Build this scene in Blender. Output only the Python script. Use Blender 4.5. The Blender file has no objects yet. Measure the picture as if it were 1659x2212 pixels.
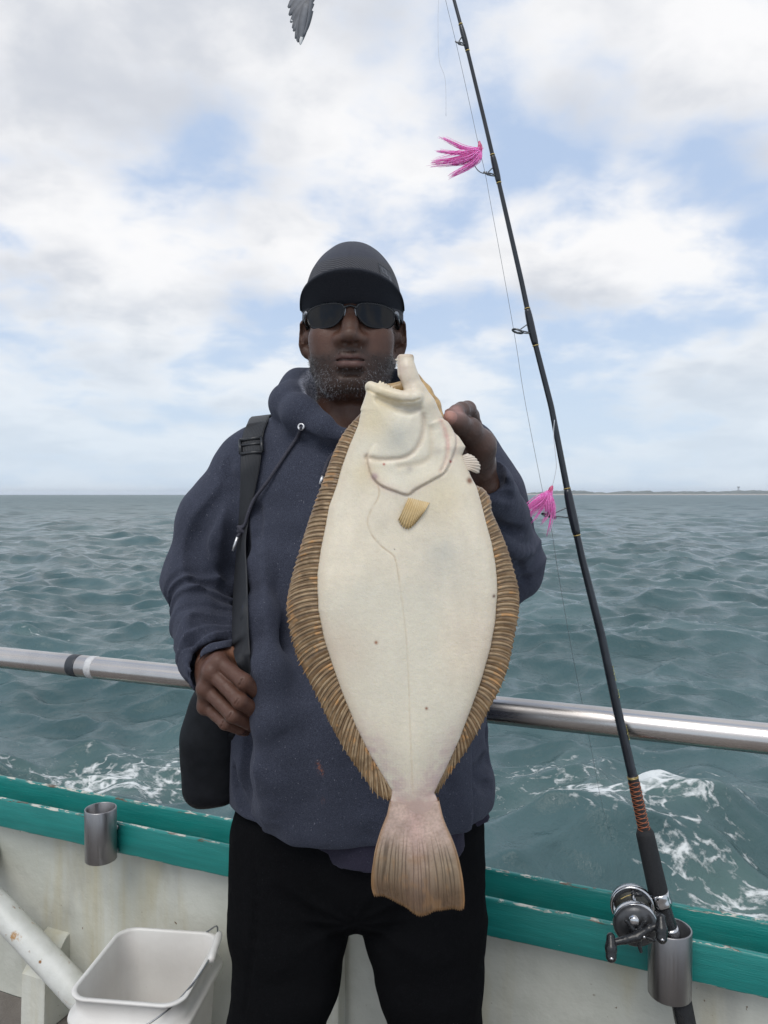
import bpy, bmesh, math, random
import numpy as np
from mathutils import Vector
from mathutils.bvhtree import BVHTree

random.seed(7)
RNG = np.random.default_rng(11)
scene = bpy.context.scene
col = scene.collection

# ------------------------------------------------------------------ camera
CAM_H = 1.40                      # metres above the deck
FV = 1661.6                       # focal length in units of a 1659 px wide picture
PITCH = math.atan(38.0 / FV)
cam_data = bpy.data.cameras.new("camera")
cam_data.sensor_fit = 'HORIZONTAL'
cam_data.sensor_width = 36.0
cam_data.lens = 36.0 * FV / 1659.0
cam_data.clip_start = 0.05
cam_data.clip_end = 30000.0
cam = bpy.data.objects.new("camera", cam_data)
cam.location = (0, 0, CAM_H)
cam.rotation_euler = (math.pi / 2 - PITCH, 0, 0)
col.objects.link(cam)
scene.camera = cam

# ------------------------------------------------------------------ light
SUN_ELEV = math.radians(52)
SUN_AZ = math.radians(200)        # compass angle from +Y, clockwise: behind the camera
world = bpy.data.worlds.new("World")
scene.world = world
world.use_nodes = True


def build_world():
    nt = world.node_tree
    nt.nodes.clear()
    N = nt.nodes.new
    L = nt.links.new
    out = N('ShaderNodeOutputWorld')
    bg = N('ShaderNodeBackground')
    bg.inputs['Strength'].default_value = 0.10
    sky = N('ShaderNodeTexSky')
    sky.sky_type = 'NISHITA'
    sky.sun_disc = False
    sky.sun_elevation = SUN_ELEV
    sky.sun_rotation = SUN_AZ
    sky.air_density = 1.0
    sky.dust_density = 1.2
    sky.ozone_density = 1.5
    tc = N('ShaderNodeTexCoord')
    sep = N('ShaderNodeSeparateXYZ')
    L(tc.outputs['Generated'], sep.inputs[0])

    def math_(op, a, b=None, clamp=False):
        m = N('ShaderNodeMath')
        m.operation = op
        m.use_clamp = clamp
        for i, v in enumerate((a, b)):
            if v is None:
                continue
            if isinstance(v, (int, float)):
                m.inputs[i].default_value = v
            else:
                L(v, m.inputs[i])
        return m.outputs[0]
    z = math_('MAXIMUM', sep.outputs[2], 0.0)
    den = math_('ADD', z, 0.30)
    px = math_('DIVIDE', sep.outputs[0], den)
    py = math_('DIVIDE', sep.outputs[1], den)
    cmb = N('ShaderNodeCombineXYZ')
    L(px, cmb.inputs[0])
    L(py, cmb.inputs[1])
    cmb.inputs[2].default_value = 0.0

    def noise(vec_off, scale, detail, rough, dist=0.0):
        mp = N('ShaderNodeMapping')
        mp.inputs['Location'].default_value = vec_off
        L(cmb.outputs[0], mp.inputs['Vector'])
        n = N('ShaderNodeTexNoise')
        n.inputs['Scale'].default_value = scale
        n.inputs['Detail'].default_value = detail
        n.inputs['Roughness'].default_value = rough
        n.inputs['Distortion'].default_value = dist
        L(mp.outputs[0], n.inputs['Vector'])
        return n.outputs['Fac']

    def ramp(v, a, b, lo=0.0, hi=1.0):
        r = N('ShaderNodeMapRange')
        r.interpolation_type = 'SMOOTHSTEP'
        r.inputs['From Min'].default_value = a
        r.inputs['From Max'].default_value = b
        r.inputs['To Min'].default_value = lo
        r.inputs['To Max'].default_value = hi
        L(v, r.inputs['Value'])
        return r.outputs[0]

    def mix(f, a, b):
        m = N('ShaderNodeMix')
        m.data_type = 'RGBA'
        if isinstance(f, (int, float)):
            m.inputs[0].default_value = f
        else:
            L(f, m.inputs[0])
        for i, v in ((6, a), (7, b)):
            if isinstance(v, tuple):
                m.inputs[i].default_value = v
            else:
                L(v, m.inputs[i])
        return m.outputs[2]
    O = CLOUD_OFF
    big = noise((O[0], O[1], 0), 1.75, 6, 0.44, 0.10)
    fine = noise((O[0] + 4.0, O[1] + 2.0, 0), 6.5, 6, 0.55, 0.2)
    dens = math_('ADD', math_('MULTIPLY', big, 0.73), math_('MULTIPLY', fine, 0.27))
    mask = ramp(dens, 0.405, 0.545)
    # thickness of the cloud towards its lit side: same field a little farther off
    big2 = noise((O[0] + 0.10, O[1] - 0.16, 0), 1.75, 6, 0.44, 0.10)
    thick = math_('ADD', math_('MULTIPLY', big2, 0.7), math_('MULTIPLY', fine, 0.3))
    shade = ramp(thick, 0.46, 0.66)
    cloud = mix(shade, (9.1, 9.1, 9.2, 1), (6.0, 6.3, 6.9, 1))
    blue = mix(0.80, sky.outputs[0], (5.2, 6.5, 8.7, 1))
    c = mix(mask, blue, cloud)
    hz = ramp(sep.outputs[2], 0.0, 0.30, 0.80, 0.0)
    c = mix(hz, c, (6.3, 7.4, 8.5, 1))
    # below the horizon: sea-grey
    L(c, bg.inputs['Color'])
    L(bg.outputs[0], out.inputs['Surface'])


CLOUD_OFF = (3.1, 7.4)
build_world()

sun_data = bpy.data.lights.new("sun", 'SUN')
sun_data.energy = 1.5
sun_data.angle = math.radians(35)
sun_data.color = (1.0, 0.96, 0.90)
sun = bpy.data.objects.new("sun", sun_data)
sd = Vector((math.sin(SUN_AZ) * math.cos(SUN_ELEV), math.cos(SUN_AZ) * math.cos(SUN_ELEV), math.sin(SUN_ELEV)))
sun.rotation_euler = sd.to_track_quat('Z', 'Y').to_euler()
sun.location = (0, -5, 8)
col.objects.link(sun)

scene.render.engine = 'CYCLES'
scene.cycles.use_denoising = True
scene.cycles.max_bounces = 8
scene.cycles.transparent_max_bounces = 12
scene.cycles.volume_bounces = 0
vs = scene.view_settings
vs.view_transform = 'Standard'
vs.look = 'None'
vs.exposure = 0.10
vs.gamma = 1.0
vs.use_curve_mapping = False


# ------------------------------------------------------------------ helpers
def W(vx, vy, D):
    """Point of the place seen in direction (vx, vy) at distance D in front of the camera."""
    xr = (vx - 829.5) / FV
    yr = (1106.0 - vy) / FV
    c, s = math.cos(PITCH), math.sin(PITCH)
    d = np.array([xr, c + yr * s, -s + yr * c])
    return np.array([0, 0, CAM_H]) + d * (D / d[1])


def A(*pts):
    return np.array([W(*p) for p in pts])


ORG = {}


def link(o, parent=None):
    col.objects.link(o)
    if parent is not None:
        o.parent = parent
    return o


def tag(o, label=None, cat=None, group=None, kind=None):
    if label: o["label"] = label
    if cat: o["category"] = cat
    if group: o["group"] = group
    if kind: o["kind"] = kind
    return o


def thing(name, loc, label, cat, group=None):
    o = bpy.data.objects.new(name, None)
    o.empty_display_size = 0.05
    o.location = loc
    col.objects.link(o)
    ORG[o] = np.array(loc, float)
    return tag(o, label, cat, group)


def obj(name, V, F, mat, parent=None, smooth=True, colors=None, loc3=None, loc=None):
    V = np.asarray(V, float)
    org = ORG[parent] if parent is not None else (np.array(loc, float) if loc is not None else np.zeros(3))
    me = bpy.data.meshes.new(name)
    if isinstance(F, np.ndarray):
        n, k = F.shape
        me.vertices.add(len(V))
        me.vertices.foreach_set('co', (V - org).astype(np.float32).ravel())
        me.loops.add(n * k)
        me.loops.foreach_set('vertex_index', F.astype(np.int32).ravel())
        me.polygons.add(n)
        me.polygons.foreach_set('loop_start', np.arange(0, n * k, k, dtype=np.int32))
        me.polygons.foreach_set('loop_total', np.full(n, k, dtype=np.int32))
        me.update(calc_edges=True)
        me.validate()
    else:
        me.from_pydata((V - org).tolist(), [], F)
    if smooth:
        me.polygons.foreach_set('use_smooth', np.ones(len(me.polygons), dtype=bool))
    if colors is not None:
        a = me.attributes.new('Col', 'FLOAT_COLOR', 'POINT')
        c4 = np.ones((len(V), 4), np.float32)
        c4[:, :3] = colors
        a.data.foreach_set('color', c4.ravel())
    if loc3 is not None:
        a = me.attributes.new('loc', 'FLOAT_VECTOR', 'POINT')
        a.data.foreach_set('vector', np.asarray(loc3, np.float32).ravel())
    for m in (mat if isinstance(mat, (list, tuple)) else [mat]):
        me.materials.append(m)
    o = bpy.data.objects.new(name, me)
    if parent is None and loc is not None:
        o.location = loc
    ORG[o] = org
    return link(o, parent)


class MB:
    """Collects vertices and faces of one mesh."""
    def __init__(s):
        s.V = []; s.F = []; s.n = 0

    def add(s, V, F):
        V = np.asarray(V, float).reshape(-1, 3)
        s.V.append(V)
        s.F += [[i + s.n for i in f] for f in F]
        s.n += len(V)

    def build(s, name, mat, parent=None, smooth=True, **kw):
        return obj(name, np.concatenate(s.V), s.F, mat, parent, smooth, **kw)


def frame_of(t):
    t = t / (np.linalg.norm(t) + 1e-12)
    up = np.array([0, 0, 1.0]) if abs(t[2]) < 0.9 else np.array([1.0, 0, 0])
    a = np.cross(t, up); a /= np.linalg.norm(a)
    return a, np.cross(a, t)


def tube(pts, radii, seg=10, cap=True):
    pts = np.asarray(pts, float)
    n = len(pts)
    radii = np.broadcast_to(np.asarray(radii, float), (n,))
    tang = np.gradient(pts, axis=0)
    V = []
    a, b = frame_of(tang[0])
    for i in range(n):
        t = tang[i] / (np.linalg.norm(tang[i]) + 1e-12)
        a = a - t * np.dot(a, t); a /= np.linalg.norm(a)
        b = np.cross(t, a)
        for k in range(seg):
            th = 2 * math.pi * k / seg
            V.append(pts[i] + radii[i] * (math.cos(th) * a + math.sin(th) * b))
    F = []
    for i in range(n - 1):
        for k in range(seg):
            k2 = (k + 1) % seg
            F.append([i * seg + k, i * seg + k2, (i + 1) * seg + k2, (i + 1) * seg + k])
    if cap:
        F.append(list(range(seg))[::-1])
        F.append([(n - 1) * seg + k for k in range(seg)])
    return V, F


def lathe(profile, c, axis, seg=32):
    """profile: (radius, along) pairs, revolved about axis through c; closed at ends if radius 0."""
    axis = np.asarray(axis, float); axis = axis / np.linalg.norm(axis)
    a, b = frame_of(axis)
    c = np.asarray(c, float)
    V = []
    for r, h in profile:
        for k in range(seg):
            th = 2 * math.pi * k / seg
            V.append(c + axis * h + max(r, 1e-5) * (math.cos(th) * a + math.sin(th) * b))
    F = []
    for i in range(len(profile) - 1):
        for k in range(seg):
            k2 = (k + 1) % seg
            F.append([i * seg + k, i * seg + k2, (i + 1) * seg + k2, (i + 1) * seg + k])
    return V, F


def boxm(c, half, rot=None):
    c = np.asarray(c, float)
    V = []
    for x in (-1, 1):
        for y in (-1, 1):
            for z in (-1, 1):
                p = np.array([x * half[0], y * half[1], z * half[2]])
                if rot is not None:
                    p = rot @ p
                V.append(c + p)
    return V, [[0, 1, 3, 2], [4, 6, 7, 5], [0, 4, 5, 1], [2, 3, 7, 6], [0, 2, 6, 4], [1, 5, 7, 3]]


def spline(pts, n):
    """Catmull-Rom through pts, n samples evenly along its length."""
    pts = np.asarray(pts, float)
    P = np.vstack([2 * pts[0] - pts[1], pts, 2 * pts[-1] - pts[-2]])
    out = []
    for i in range(1, len(P) - 2):
        for t in np.linspace(0, 1, 24, endpoint=False):
            p0, p1, p2, p3 = P[i - 1], P[i], P[i + 1], P[i + 2]
            out.append(0.5 * ((2 * p1) + (-p0 + p2) * t + (2 * p0 - 5 * p1 + 4 * p2 - p3) * t * t + (-p0 + 3 * p1 - 3 * p2 + p3) * t ** 3))
    out.append(pts[-1])
    out = np.array(out)
    s = np.concatenate([[0], np.cumsum(np.linalg.norm(np.diff(out, axis=0), axis=1))])
    q = np.linspace(0, s[-1], n)
    return np.stack([np.interp(q, s, out[:, k]) for k in range(out.shape[1])], 1)


_T = RNG.random((64, 64, 64)).astype(np.float32)


def vnoise(P, sc, off=0.0):
    Q = np.asarray(P, np.float32) * sc + off
    i = np.floor(Q).astype(np.int32)
    f = Q - i
    u = f * f * (3 - 2 * f)
    i &= 63
    j = (i + 1) & 63
    x0, y0, z0 = i[:, 0], i[:, 1], i[:, 2]
    x1, y1, z1 = j[:, 0], j[:, 1], j[:, 2]
    ux, uy, uz = u[:, 0], u[:, 1], u[:, 2]
    a = _T[x0, y0, z0] * (1 - ux) + _T[x1, y0, z0] * ux
    b = _T[x0, y1, z0] * (1 - ux) + _T[x1, y1, z0] * ux
    c = _T[x0, y0, z1] * (1 - ux) + _T[x1, y0, z1] * ux
    d = _T[x0, y1, z1] * (1 - ux) + _T[x1, y1, z1] * ux
    return (a * (1 - uy) + b * uy) * (1 - uz) + (c * (1 - uy) + d * uy) * uz * 1.0 - 0.5


def fbm(P, sc, oct=3, off=0.0):
    r = 0; a = 1.0
    for k in range(oct):
        r = r + a * vnoise(P, sc * 2 ** k, off + 7.3 * k)
        a *= 0.5
    return r


def sstep(x, a, b):
    t = np.clip((x - a) / (b - a), 0, 1)
    return t * t * (3 - 2 * t)


class Sdf:
    """Solid built from smoothly blended primitives, turned into one surface."""
    def __init__(s):
        s.ops = []; s.post = []

    def _add(s, f, lo, hi, k, mode):
        s.ops.append((f, np.asarray(lo, float), np.asarray(hi, float), k, mode))

    def cap(s, a, b, ra, rb, k=0.01, mode='u'):
        a = np.asarray(a, np.float32); b = np.asarray(b, np.float32)
        ab = b - a
        q = float(ab @ ab) + 1e-12

        def f(P):
            d = P - a
            t = np.clip((d @ ab) / q, 0, 1)
            d = d - t[:, None] * ab
            return np.sqrt(np.einsum('ij,ij->i', d, d)) - (ra + (rb - ra) * t)
        r = max(ra, rb)
        s._add(f, np.minimum(a, b) - r, np.maximum(a, b) + r, k, mode)

    def chain(s, pts, radii, k=0.01, mode='u'):
        for i in range(len(pts) - 1):
            s.cap(pts[i], pts[i + 1], radii[i], radii[i + 1], k, mode)

    def ell(s, c, r, k=0.01, mode='u', R=None):
        c = np.asarray(c, np.float32); r = np.asarray(r, np.float32)
        Rm = None if R is None else np.asarray(R, np.float32)

        def f(P):
            d = P - c
            if Rm is not None:
                d = d @ Rm
            d = d / r
            k0 = np.sqrt(np.einsum('ij,ij->i', d, d)) + 1e-6
            d = d / r
            k1 = np.sqrt(np.einsum('ij,ij->i', d, d)) + 1e-6
            return k0 * (k0 - 1) / k1
        m = float(r.max()) if R is not None else r
        s._add(f, c - m, c + m, k, mode)

    def box(s, c, half, rnd, k=0.01, mode='u', R=None):
        c = np.asarray(c, np.float32); hf = np.asarray(half, np.float32) - rnd
        Rm = None if R is None else np.asarray(R, np.float32)

        def f(P):
            d = P - c
            if Rm is not None:
                d = d @ Rm
            q = np.abs(d) - hf
            o = np.maximum(q, 0)
            return np.sqrt(np.einsum('ij,ij->i', o, o)) + np.minimum(q.max(1), 0) - rnd
        m = float(np.linalg.norm(half)) if R is not None else np.asarray(half)
        s._add(f, c - m, c + m, k, mode)

    def ev(s, P, lo, hi):
        d = np.full(len(P), 9.0, np.float32)
        for f, l, h, k, mode in s.ops:
            pad = k + 0.018
            if mode != 'i' and (np.any(h + pad < lo) or np.any(l - pad > hi)):
                continue
            q = f(P)
            if mode == 'u':
                if k <= 0:
                    d = np.minimum(d, q)
                else:
                    t = np.clip(0.5 + 0.5 * (q - d) / k, 0, 1)
                    d = q + (d - q) * t - k * t * (1 - t)
            else:
                if mode == 's':
                    q = -q
                t = np.clip(0.5 - 0.5 * (q - d) / k, 0, 1)
                d = q + (d - q) * t + k * t * (1 - t)
        for p in s.post:
            d = p(P, d)
        return d

    def hit(s, vx, vy, d0=0.8, d1=1.8, step=0.002):
        D = np.arange(d0, d1, step)
        a = W(vx, vy, d0); b = W(vx, vy, d1)
        P = (a + (b - a) * ((D - d0) / (d1 - d0))[:, None]).astype(np.float32)
        v = s.ev(P, P.min(0), P.max(0))
        i = np.argmax(v < 0)
        return P[i].astype(float) if v[i] < 0 else None

    def mesh(s, h, n=16, margin=0.012):
        us = [o for o in s.ops if o[4] == 'u']
        lo = np.min([o[1] for o in us], 0) - 0.02
        hi = np.max([o[2] for o in us], 0) + 0.02
        L = np.array([o[1] - o[3] * 0.5 - margin for o in us]); H = np.array([o[2] + o[3] * 0.5 + margin for o in us])
        nb = np.ceil((hi - lo) / (h * n)).astype(int)
        S1 = nb * n + 3
        g = np.arange(n + 1)
        gi = np.stack(np.meshgrid(g, g, g, indexing='ij'), -1).reshape(-1, 3).astype(np.float32)
        bs = h * n
        diag = bs * 0.87 * 1.25 + margin
        keys, verts, quads = [], [], []
        corners = [(0, 0, 0), (1, 0, 0), (0, 1, 0), (1, 1, 0), (0, 0, 1), (1, 0, 1), (0, 1, 1), (1, 1, 1)]
        edges = [(0, 1), (2, 3), (4, 5), (6, 7), (0, 2), (1, 3), (4, 6), (5, 7), (0, 4), (1, 5), (2, 6), (3, 7)]
        C = np.array(corners, np.float32)

        def key(I):
            return ((I[:, 0] + 1) * S1[1] + (I[:, 1] + 1)) * S1[2] + (I[:, 2] + 1)
        for bx in range(nb[0]):
            for by in range(nb[1]):
                for bz in range(nb[2]):
                    b = np.array([bx, by, bz])
                    blo = lo + b * bs
                    bhi = blo + bs
                    if not np.any(np.all((H >= blo) & (L <= bhi), 1)):
                        continue
                    cv = s.ev(((blo + bhi) / 2)[None].astype(np.float32), blo, bhi)[0]
                    if abs(cv) > diag:
                        continue
                    P = (blo + gi * h).astype(np.float32)
                    v = s.ev(P, blo, bhi).reshape(n + 1, n + 1, n + 1)
                    ins = v < 0
                    if ins.all() or not ins.any():
                        continue
                    cs = [v[c[0]:n + c[0], c[1]:n + c[1], c[2]:n + c[2]] for c in corners]
                    cnt = sum((c < 0).astype(np.int8) for c in cs)
                    act = np.argwhere((cnt > 0) & (cnt < 8))
                    if len(act):
                        cvv = np.stack([c[act[:, 0], act[:, 1], act[:, 2]] for c in cs], 1)
                        acc = np.zeros((len(act), 3), np.float32); w = np.zeros(len(act), np.float32)
                        for e0, e1 in edges:
                            v0, v1 = cvv[:, e0], cvv[:, e1]
                            m = (v0 < 0) != (v1 < 0)
                            t = np.where(m, v0 / np.where(m, v0 - v1, 1), 0)
                            acc += np.where(m[:, None], C[e0] + t[:, None] * (C[e1] - C[e0]), 0)
                            w += m
                        verts.append(blo + (act + acc / w[:, None]) * h)
                        keys.append(key(act + b * n))
                    for ax in range(3):
                        sl1 = [slice(0, n)] * 3
                        sl2 = [slice(0, n)] * 3
                        sl2[ax] = slice(1, n + 1)
                        i0, i1 = ins[tuple(sl1)], ins[tuple(sl2)]
                        E = np.argwhere(i0 != i1)
                        if not len(E):
                            continue
                        fl = i0[E[:, 0], E[:, 1], E[:, 2]]
                        u = [(1, 2), (2, 0), (0, 1)][ax]
                        G = E + b * n
                        ks = []
                        for du, dv in ((-1, -1), (0, -1), (0, 0), (-1, 0)):
                            q = G.copy(); q[:, u[0]] += du; q[:, u[1]] += dv
                            ks.append(key(q))
                        ks = np.stack(ks, 1)
                        ks[~fl] = ks[~fl][:, ::-1]
                        quads.append(ks)
        keys = np.concatenate(keys); verts = np.concatenate(verts); quads = np.concatenate(quads)
        o = np.argsort(keys)
        keys, verts = keys[o], verts[o]
        q = np.searchsorted(keys, quads)
        q = np.minimum(q, len(keys) - 1)
        ok = np.all(keys[q] == quads, 1)
        return verts, q[ok].astype(np.int32)


def poly_d2(poly):
    """Signed distance (negative inside) to a closed 2-D polygon."""
    poly = np.asarray(poly, np.float32)

    def f(X, Z):
        best = np.full(len(X), 1e9, np.float32)
        ins = np.zeros(len(X), bool)
        n = len(poly)
        for i in range(n):
            ax, az = poly[i]; bx, bz = poly[(i + 1) % n]
            ex, ez = bx - ax, bz - az
            wx, wz = X - ax, Z - az
            t = np.clip((wx * ex + wz * ez) / (ex * ex + ez * ez + 1e-12), 0, 1)
            dx, dz = wx - t * ex, wz - t * ez
            best = np.minimum(best, dx * dx + dz * dz)
            c = ((az > Z) != (bz > Z))
            if ez != 0:
                ins ^= c & (X < ex * (Z - az) / ez + ax)
        d = np.sqrt(best)
        return np.where(ins, -d, d)
    return f


def field(f, lo, hi, step):
    """Samples a plane distance function once on a grid and looks it up after that."""
    nx = int((hi[0] - lo[0]) / step) + 2; nz = int((hi[1] - lo[1]) / step) + 2
    gx, gz = np.meshgrid(lo[0] + np.arange(nx) * step, lo[1] + np.arange(nz) * step, indexing='ij')
    G = f(gx.ravel().astype(np.float32), gz.ravel().astype(np.float32)).reshape(nx, nz)

    def g(X, Z):
        u = np.clip((X - lo[0]) / step, 0, nx - 1.001); v = np.clip((Z - lo[1]) / step, 0, nz - 1.001)
        i = u.astype(np.int32); j = v.astype(np.int32)
        u = u - i; v = v - j
        return (G[i, j] * (1 - u) + G[i + 1, j] * u) * (1 - v) + (G[i, j + 1] * (1 - u) + G[i + 1, j + 1] * u) * v
    return g


def line_d(pts):
    pts = np.asarray(pts, np.float32)

    def f(X, Z):
        best = np.full(len(X), 1e9, np.float32)
        for i in range(len(pts) - 1):
            ax, az = pts[i]; bx, bz = pts[i + 1]
            ex, ez = bx - ax, bz - az
            wx, wz = X - ax, Z - az
            t = np.clip((wx * ex + wz * ez) / (ex * ex + ez * ez + 1e-12), 0, 1)
            best = np.minimum(best, (wx - t * ex) ** 2 + (wz - t * ez) ** 2)
        return np.sqrt(best)
    return f


# ------------------------------------------------------------------ materials
class MT:
    """Small builder for a procedural material."""
    def __init__(s, name):
        s.m = bpy.data.materials.new(name)
        s.m.use_nodes = True
        s.nt = s.m.node_tree
        s.bsdf = s.nt.nodes['Principled BSDF']
        s.out = s.nt.nodes['Material Output']
        s._co = {}

    def N(s, t):
        return s.nt.nodes.new(t)

    def L(s, a, b):
        s.nt.links.new(a, b)

    def co(s, which='Object'):
        if which not in s._co:
            if which == 'loc':
                a = s.N('ShaderNodeAttribute'); a.attribute_name = 'loc'
                s._co[which] = a.outputs['Vector']
            else:
                s._co[which] = s.N('ShaderNodeTexCoord').outputs[which]
        return s._co[which]

    def attr(s, n='Col'):
        a = s.N('ShaderNodeAttribute'); a.attribute_name = n
        return a.outputs['Color']

    def map(s, scale, which='Object', loc=(0, 0, 0)):
        m = s.N('ShaderNodeMapping')
        s.L(s.co(which), m.inputs[0])
        m.inputs['Scale'].default_value = scale
        m.inputs['Location'].default_value = loc
        return m.outputs[0]

    def noise(s, scale, detail=4, rough=0.55, dist=0, vec=None, which='Object'):
        n = s.N('ShaderNodeTexNoise')
        n.inputs['Scale'].default_value = scale
        n.inputs['Detail'].default_value = detail
        n.inputs['Roughness'].default_value = rough
        n.inputs['Distortion'].default_value = dist
        s.L(vec if vec is not None else s.co(which), n.inputs['Vector'])
        return n.outputs['Fac']

    def ramp(s, v, a, b, lo=0.0, hi=1.0):
        r = s.N('ShaderNodeMapRange')
        r.interpolation_type = 'SMOOTHSTEP'
        for n_, x in (('From Min', a), ('From Max', b), ('To Min', lo), ('To Max', hi)):
            r.inputs[n_].default_value = x
        s.L(v, r.inputs['Value'])
        return r.outputs[0]

    def math(s, op, a, b=None):
        m = s.N('ShaderNodeMath'); m.operation = op
        for i, v in enumerate((a, b)):
            if v is None: continue
            if isinstance(v, (int, float)): m.inputs[i].default_value = v
            else: s.L(v, m.inputs[i])
        return m.outputs[0]

    def mix(s, f, a, b, blend='MIX'):
        m = s.N('ShaderNodeMix'); m.data_type = 'RGBA'; m.blend_type = blend
        if isinstance(f, (int, float)): m.inputs[0].default_value = f
        else: s.L(f, m.inputs[0])
        for i, v in ((6, a), (7, b)):
            if isinstance(v, tuple): m.inputs[i].default_value = v if len(v) == 4 else v + (1,)
            else: s.L(v, m.inputs[i])
        return m.outputs[2]

    def set(s, **kw):
        for k, v in kw.items():
            i = s.bsdf.inputs[k.replace('_', ' ')]
            if isinstance(v, (int, float)): i.default_value = v
            elif isinstance(v, tuple): i.default_value = v if len(v) == 4 else v + (1,)
            else: s.L(v, i)
        return s

    def bump(s, h, strength=0.5, dist=0.002, prev=None):
        b = s.N('ShaderNodeBump')
        b.inputs['Strength'].default_value = strength
        b.inputs['Distance'].default_value = dist
        s.L(h, b.inputs['Height'])
        if prev is not None: s.L(prev, b.inputs['Normal'])
        s.L(b.outputs[0], s.bsdf.inputs['Normal'])
        return b.outputs[0]


def plain(name, c1, c2, scale, rough=0.5, metal=0.0, bump=0.0, bscale=None, spec=0.5, **kw):
    t = MT(name)
    f = t.ramp(t.noise(scale, 5), 0.35, 0.65)
    t.set(Base_Color=t.mix(f, c1, c2), Metallic=metal, Roughness=t.ramp(t.noise(scale * 2.3, 3), 0.3, 0.7, rough * 0.85, min(1, rough * 1.15)))
    t.bsdf.inputs['Specular IOR Level'].default_value = spec
    if bump:
        t.bump(t.noise(bscale or scale * 4, 4), 0.6, bump)
    t.set(**kw)
    return t.m
# ================================================================== the sea
SEA_Z = -0.80


def build_sea():
    rows, r = [], 1.5
    while r < 5600:
        rows.append(r)
        r *= 1.0062 if r < 400 else 1.03
    rows = np.array(rows)
    ang = np.radians(np.linspace(-64, 64, 400))
    R, T = np.meshgrid(rows, ang, indexing='ij')
    X = R * np.sin(T); Y = R * np.cos(T)
    X0, Y0 = X.ravel(), Y.ravel()
    rr = R.ravel()
    Z = np.zeros_like(X0); DX = np.zeros_like(X0); DY = np.zeros_like(X0)
    rng = np.random.default_rng(5)
    nw = 110
    lam = np.exp(rng.uniform(math.log(0.20), math.log(8.0), nw))
    for i in range(nw):
        l = lam[i]
        th = math.radians(rng.normal(262, 42))
        k = 2 * math.pi / l
        a = 0.0100 * l ** 0.66 * rng.uniform(0.5, 1.2)
        if l > 4: a *= 0.75
        if l < 1.2: a *= 1.25
        ph = rng.uniform(0, 6.28)
        fade = np.clip(l / (0.0075 * rr * 3.0) - 0.35, 0, 1)
        p = k * (X0 * math.cos(th) + Y0 * math.sin(th)) + ph
        Z += fade * a * np.cos(p)
        q = 0.75
        DX -= fade * q * a * math.cos(th) * np.sin(p)
        DY -= fade * q * a * math.sin(th) * np.sin(p)
    # the boat's own wave running off to the right, close alongside
    def bump_(cx, cy, ax, ay, rot, h):
        c, s_ = math.cos(rot), math.sin(rot)
        u = (X0 - cx) * c + (Y0 - cy) * s_
        v = -(X0 - cx) * s_ + (Y0 - cy) * c
        return h * np.exp(-(u / ax) ** 2 - (v / ay) ** 2)
    Z += bump_(1.4, 4.9, 1.6, 0.42, 0.25, 0.20) - bump_(1.7, 4.0, 1.6, 0.5, 0.2, 0.12) + bump_(2.9, 6.3, 1.3, 0.4, 0.1, 0.11)
    Z += bump_(-2.4, 6.2, 2.0, 0.5, -0.15, 0.10)
    V = np.stack([X0 + DX, Y0 + DY, SEA_Z + Z], 1)
    nr, na = len(rows), len(ang)
    i = np.arange(nr - 1)[:, None] * na + np.arange(na - 1)[None]
    F = np.stack([i, i + 1, i + na + 1, i + na], -1).reshape(-1, 4)[:, ::-1]
    # where the churned water lies (mask); its pattern is made in the material
    P3 = np.stack([X0, Y0, np.zeros_like(X0)], 1)
    def spot(vx, vy, rx, ry, rot=0.0):
        w = W(vx, vy, 1.0) - np.array([0, 0, CAM_H])
        s_ = (SEA_Z - CAM_H) / w[2]
        cx, cy = w[0] * s_, w[1] * s_
        c, n_ = math.cos(rot), math.sin(rot)
        u = (X0 - cx) * c + (Y0 - cy) * n_
        v = -(X0 - cx) * n_ + (Y0 - cy) * c
        return np.exp(-(u / rx) ** 2 - (v / ry) ** 2)
    foam = 0.75 * spot(340, 1690, 1.1, 0.55, 0.1) + 0.55 * spot(300, 1600, 0.9, 0.8, 0.3) + 0.60 * spot(180, 1700, 0.7, 0.35)
    foam += 0.8 * spot(70, 1390, 0.55, 0.28) + 0.62 * spot(1160, 1680, 0.9, 0.5, -0.2) + 0.42 * spot(1330, 1770, 1.2, 0.33, 0.3)
    foam += 0.55 * spot(1480, 1800, 0.9, 0.45) + 0.60 * spot(1560, 1880, 0.7, 0.32) + 1.5 * spot(1670, 1965, 0.36, 0.30) + 0.5 * spot(1100, 1760, 0.5, 0.3)
    foam += 0.38 * spot(1200, 1560, 1.6, 1.0) + 0.30 * spot(450, 1500, 2.0, 1.5) + 0.3 * spot(1400, 1700, 2.2, 0.9)
    foam = np.clip(foam * 0.74, 0, 1.3)
    crest = np.clip((Z - 0.20) / 0.14, 0, 1) * 0.12
    fm = np.clip(foam + crest * (rr < 60), 0, 1.6)

    t = MT('sea_water')
    a = t.N('ShaderNodeAttribute'); a.attribute_name = 'Col'
    sep = t.N('ShaderNodeSeparateColor'); t.L(a.outputs['Color'], sep.inputs[0])
    m = sep.outputs[0]
    n1 = t.noise(2.2, 9, 0.70, 1.1, vec=t.map((1.0, 1.9, 1.0)))
    n2 = t.noise(8.0, 6, 0.62, 0.8, vec=t.map((1.0, 1.5, 1.0)))
    v = t.N('ShaderNodeTexVoronoi'); v.feature = 'DISTANCE_TO_EDGE'
    v.inputs['Scale'].default_value = 5.5
    wv = t.N('ShaderNodeVectorMath'); wv.operation = 'ADD'
    nn = t.N('ShaderNodeTexNoise'); nn.inputs['Scale'].default_value = 4.0; nn.inputs['Detail'].default_value = 4
    t.L(t.co('Object'), nn.inputs['Vector'])
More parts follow.
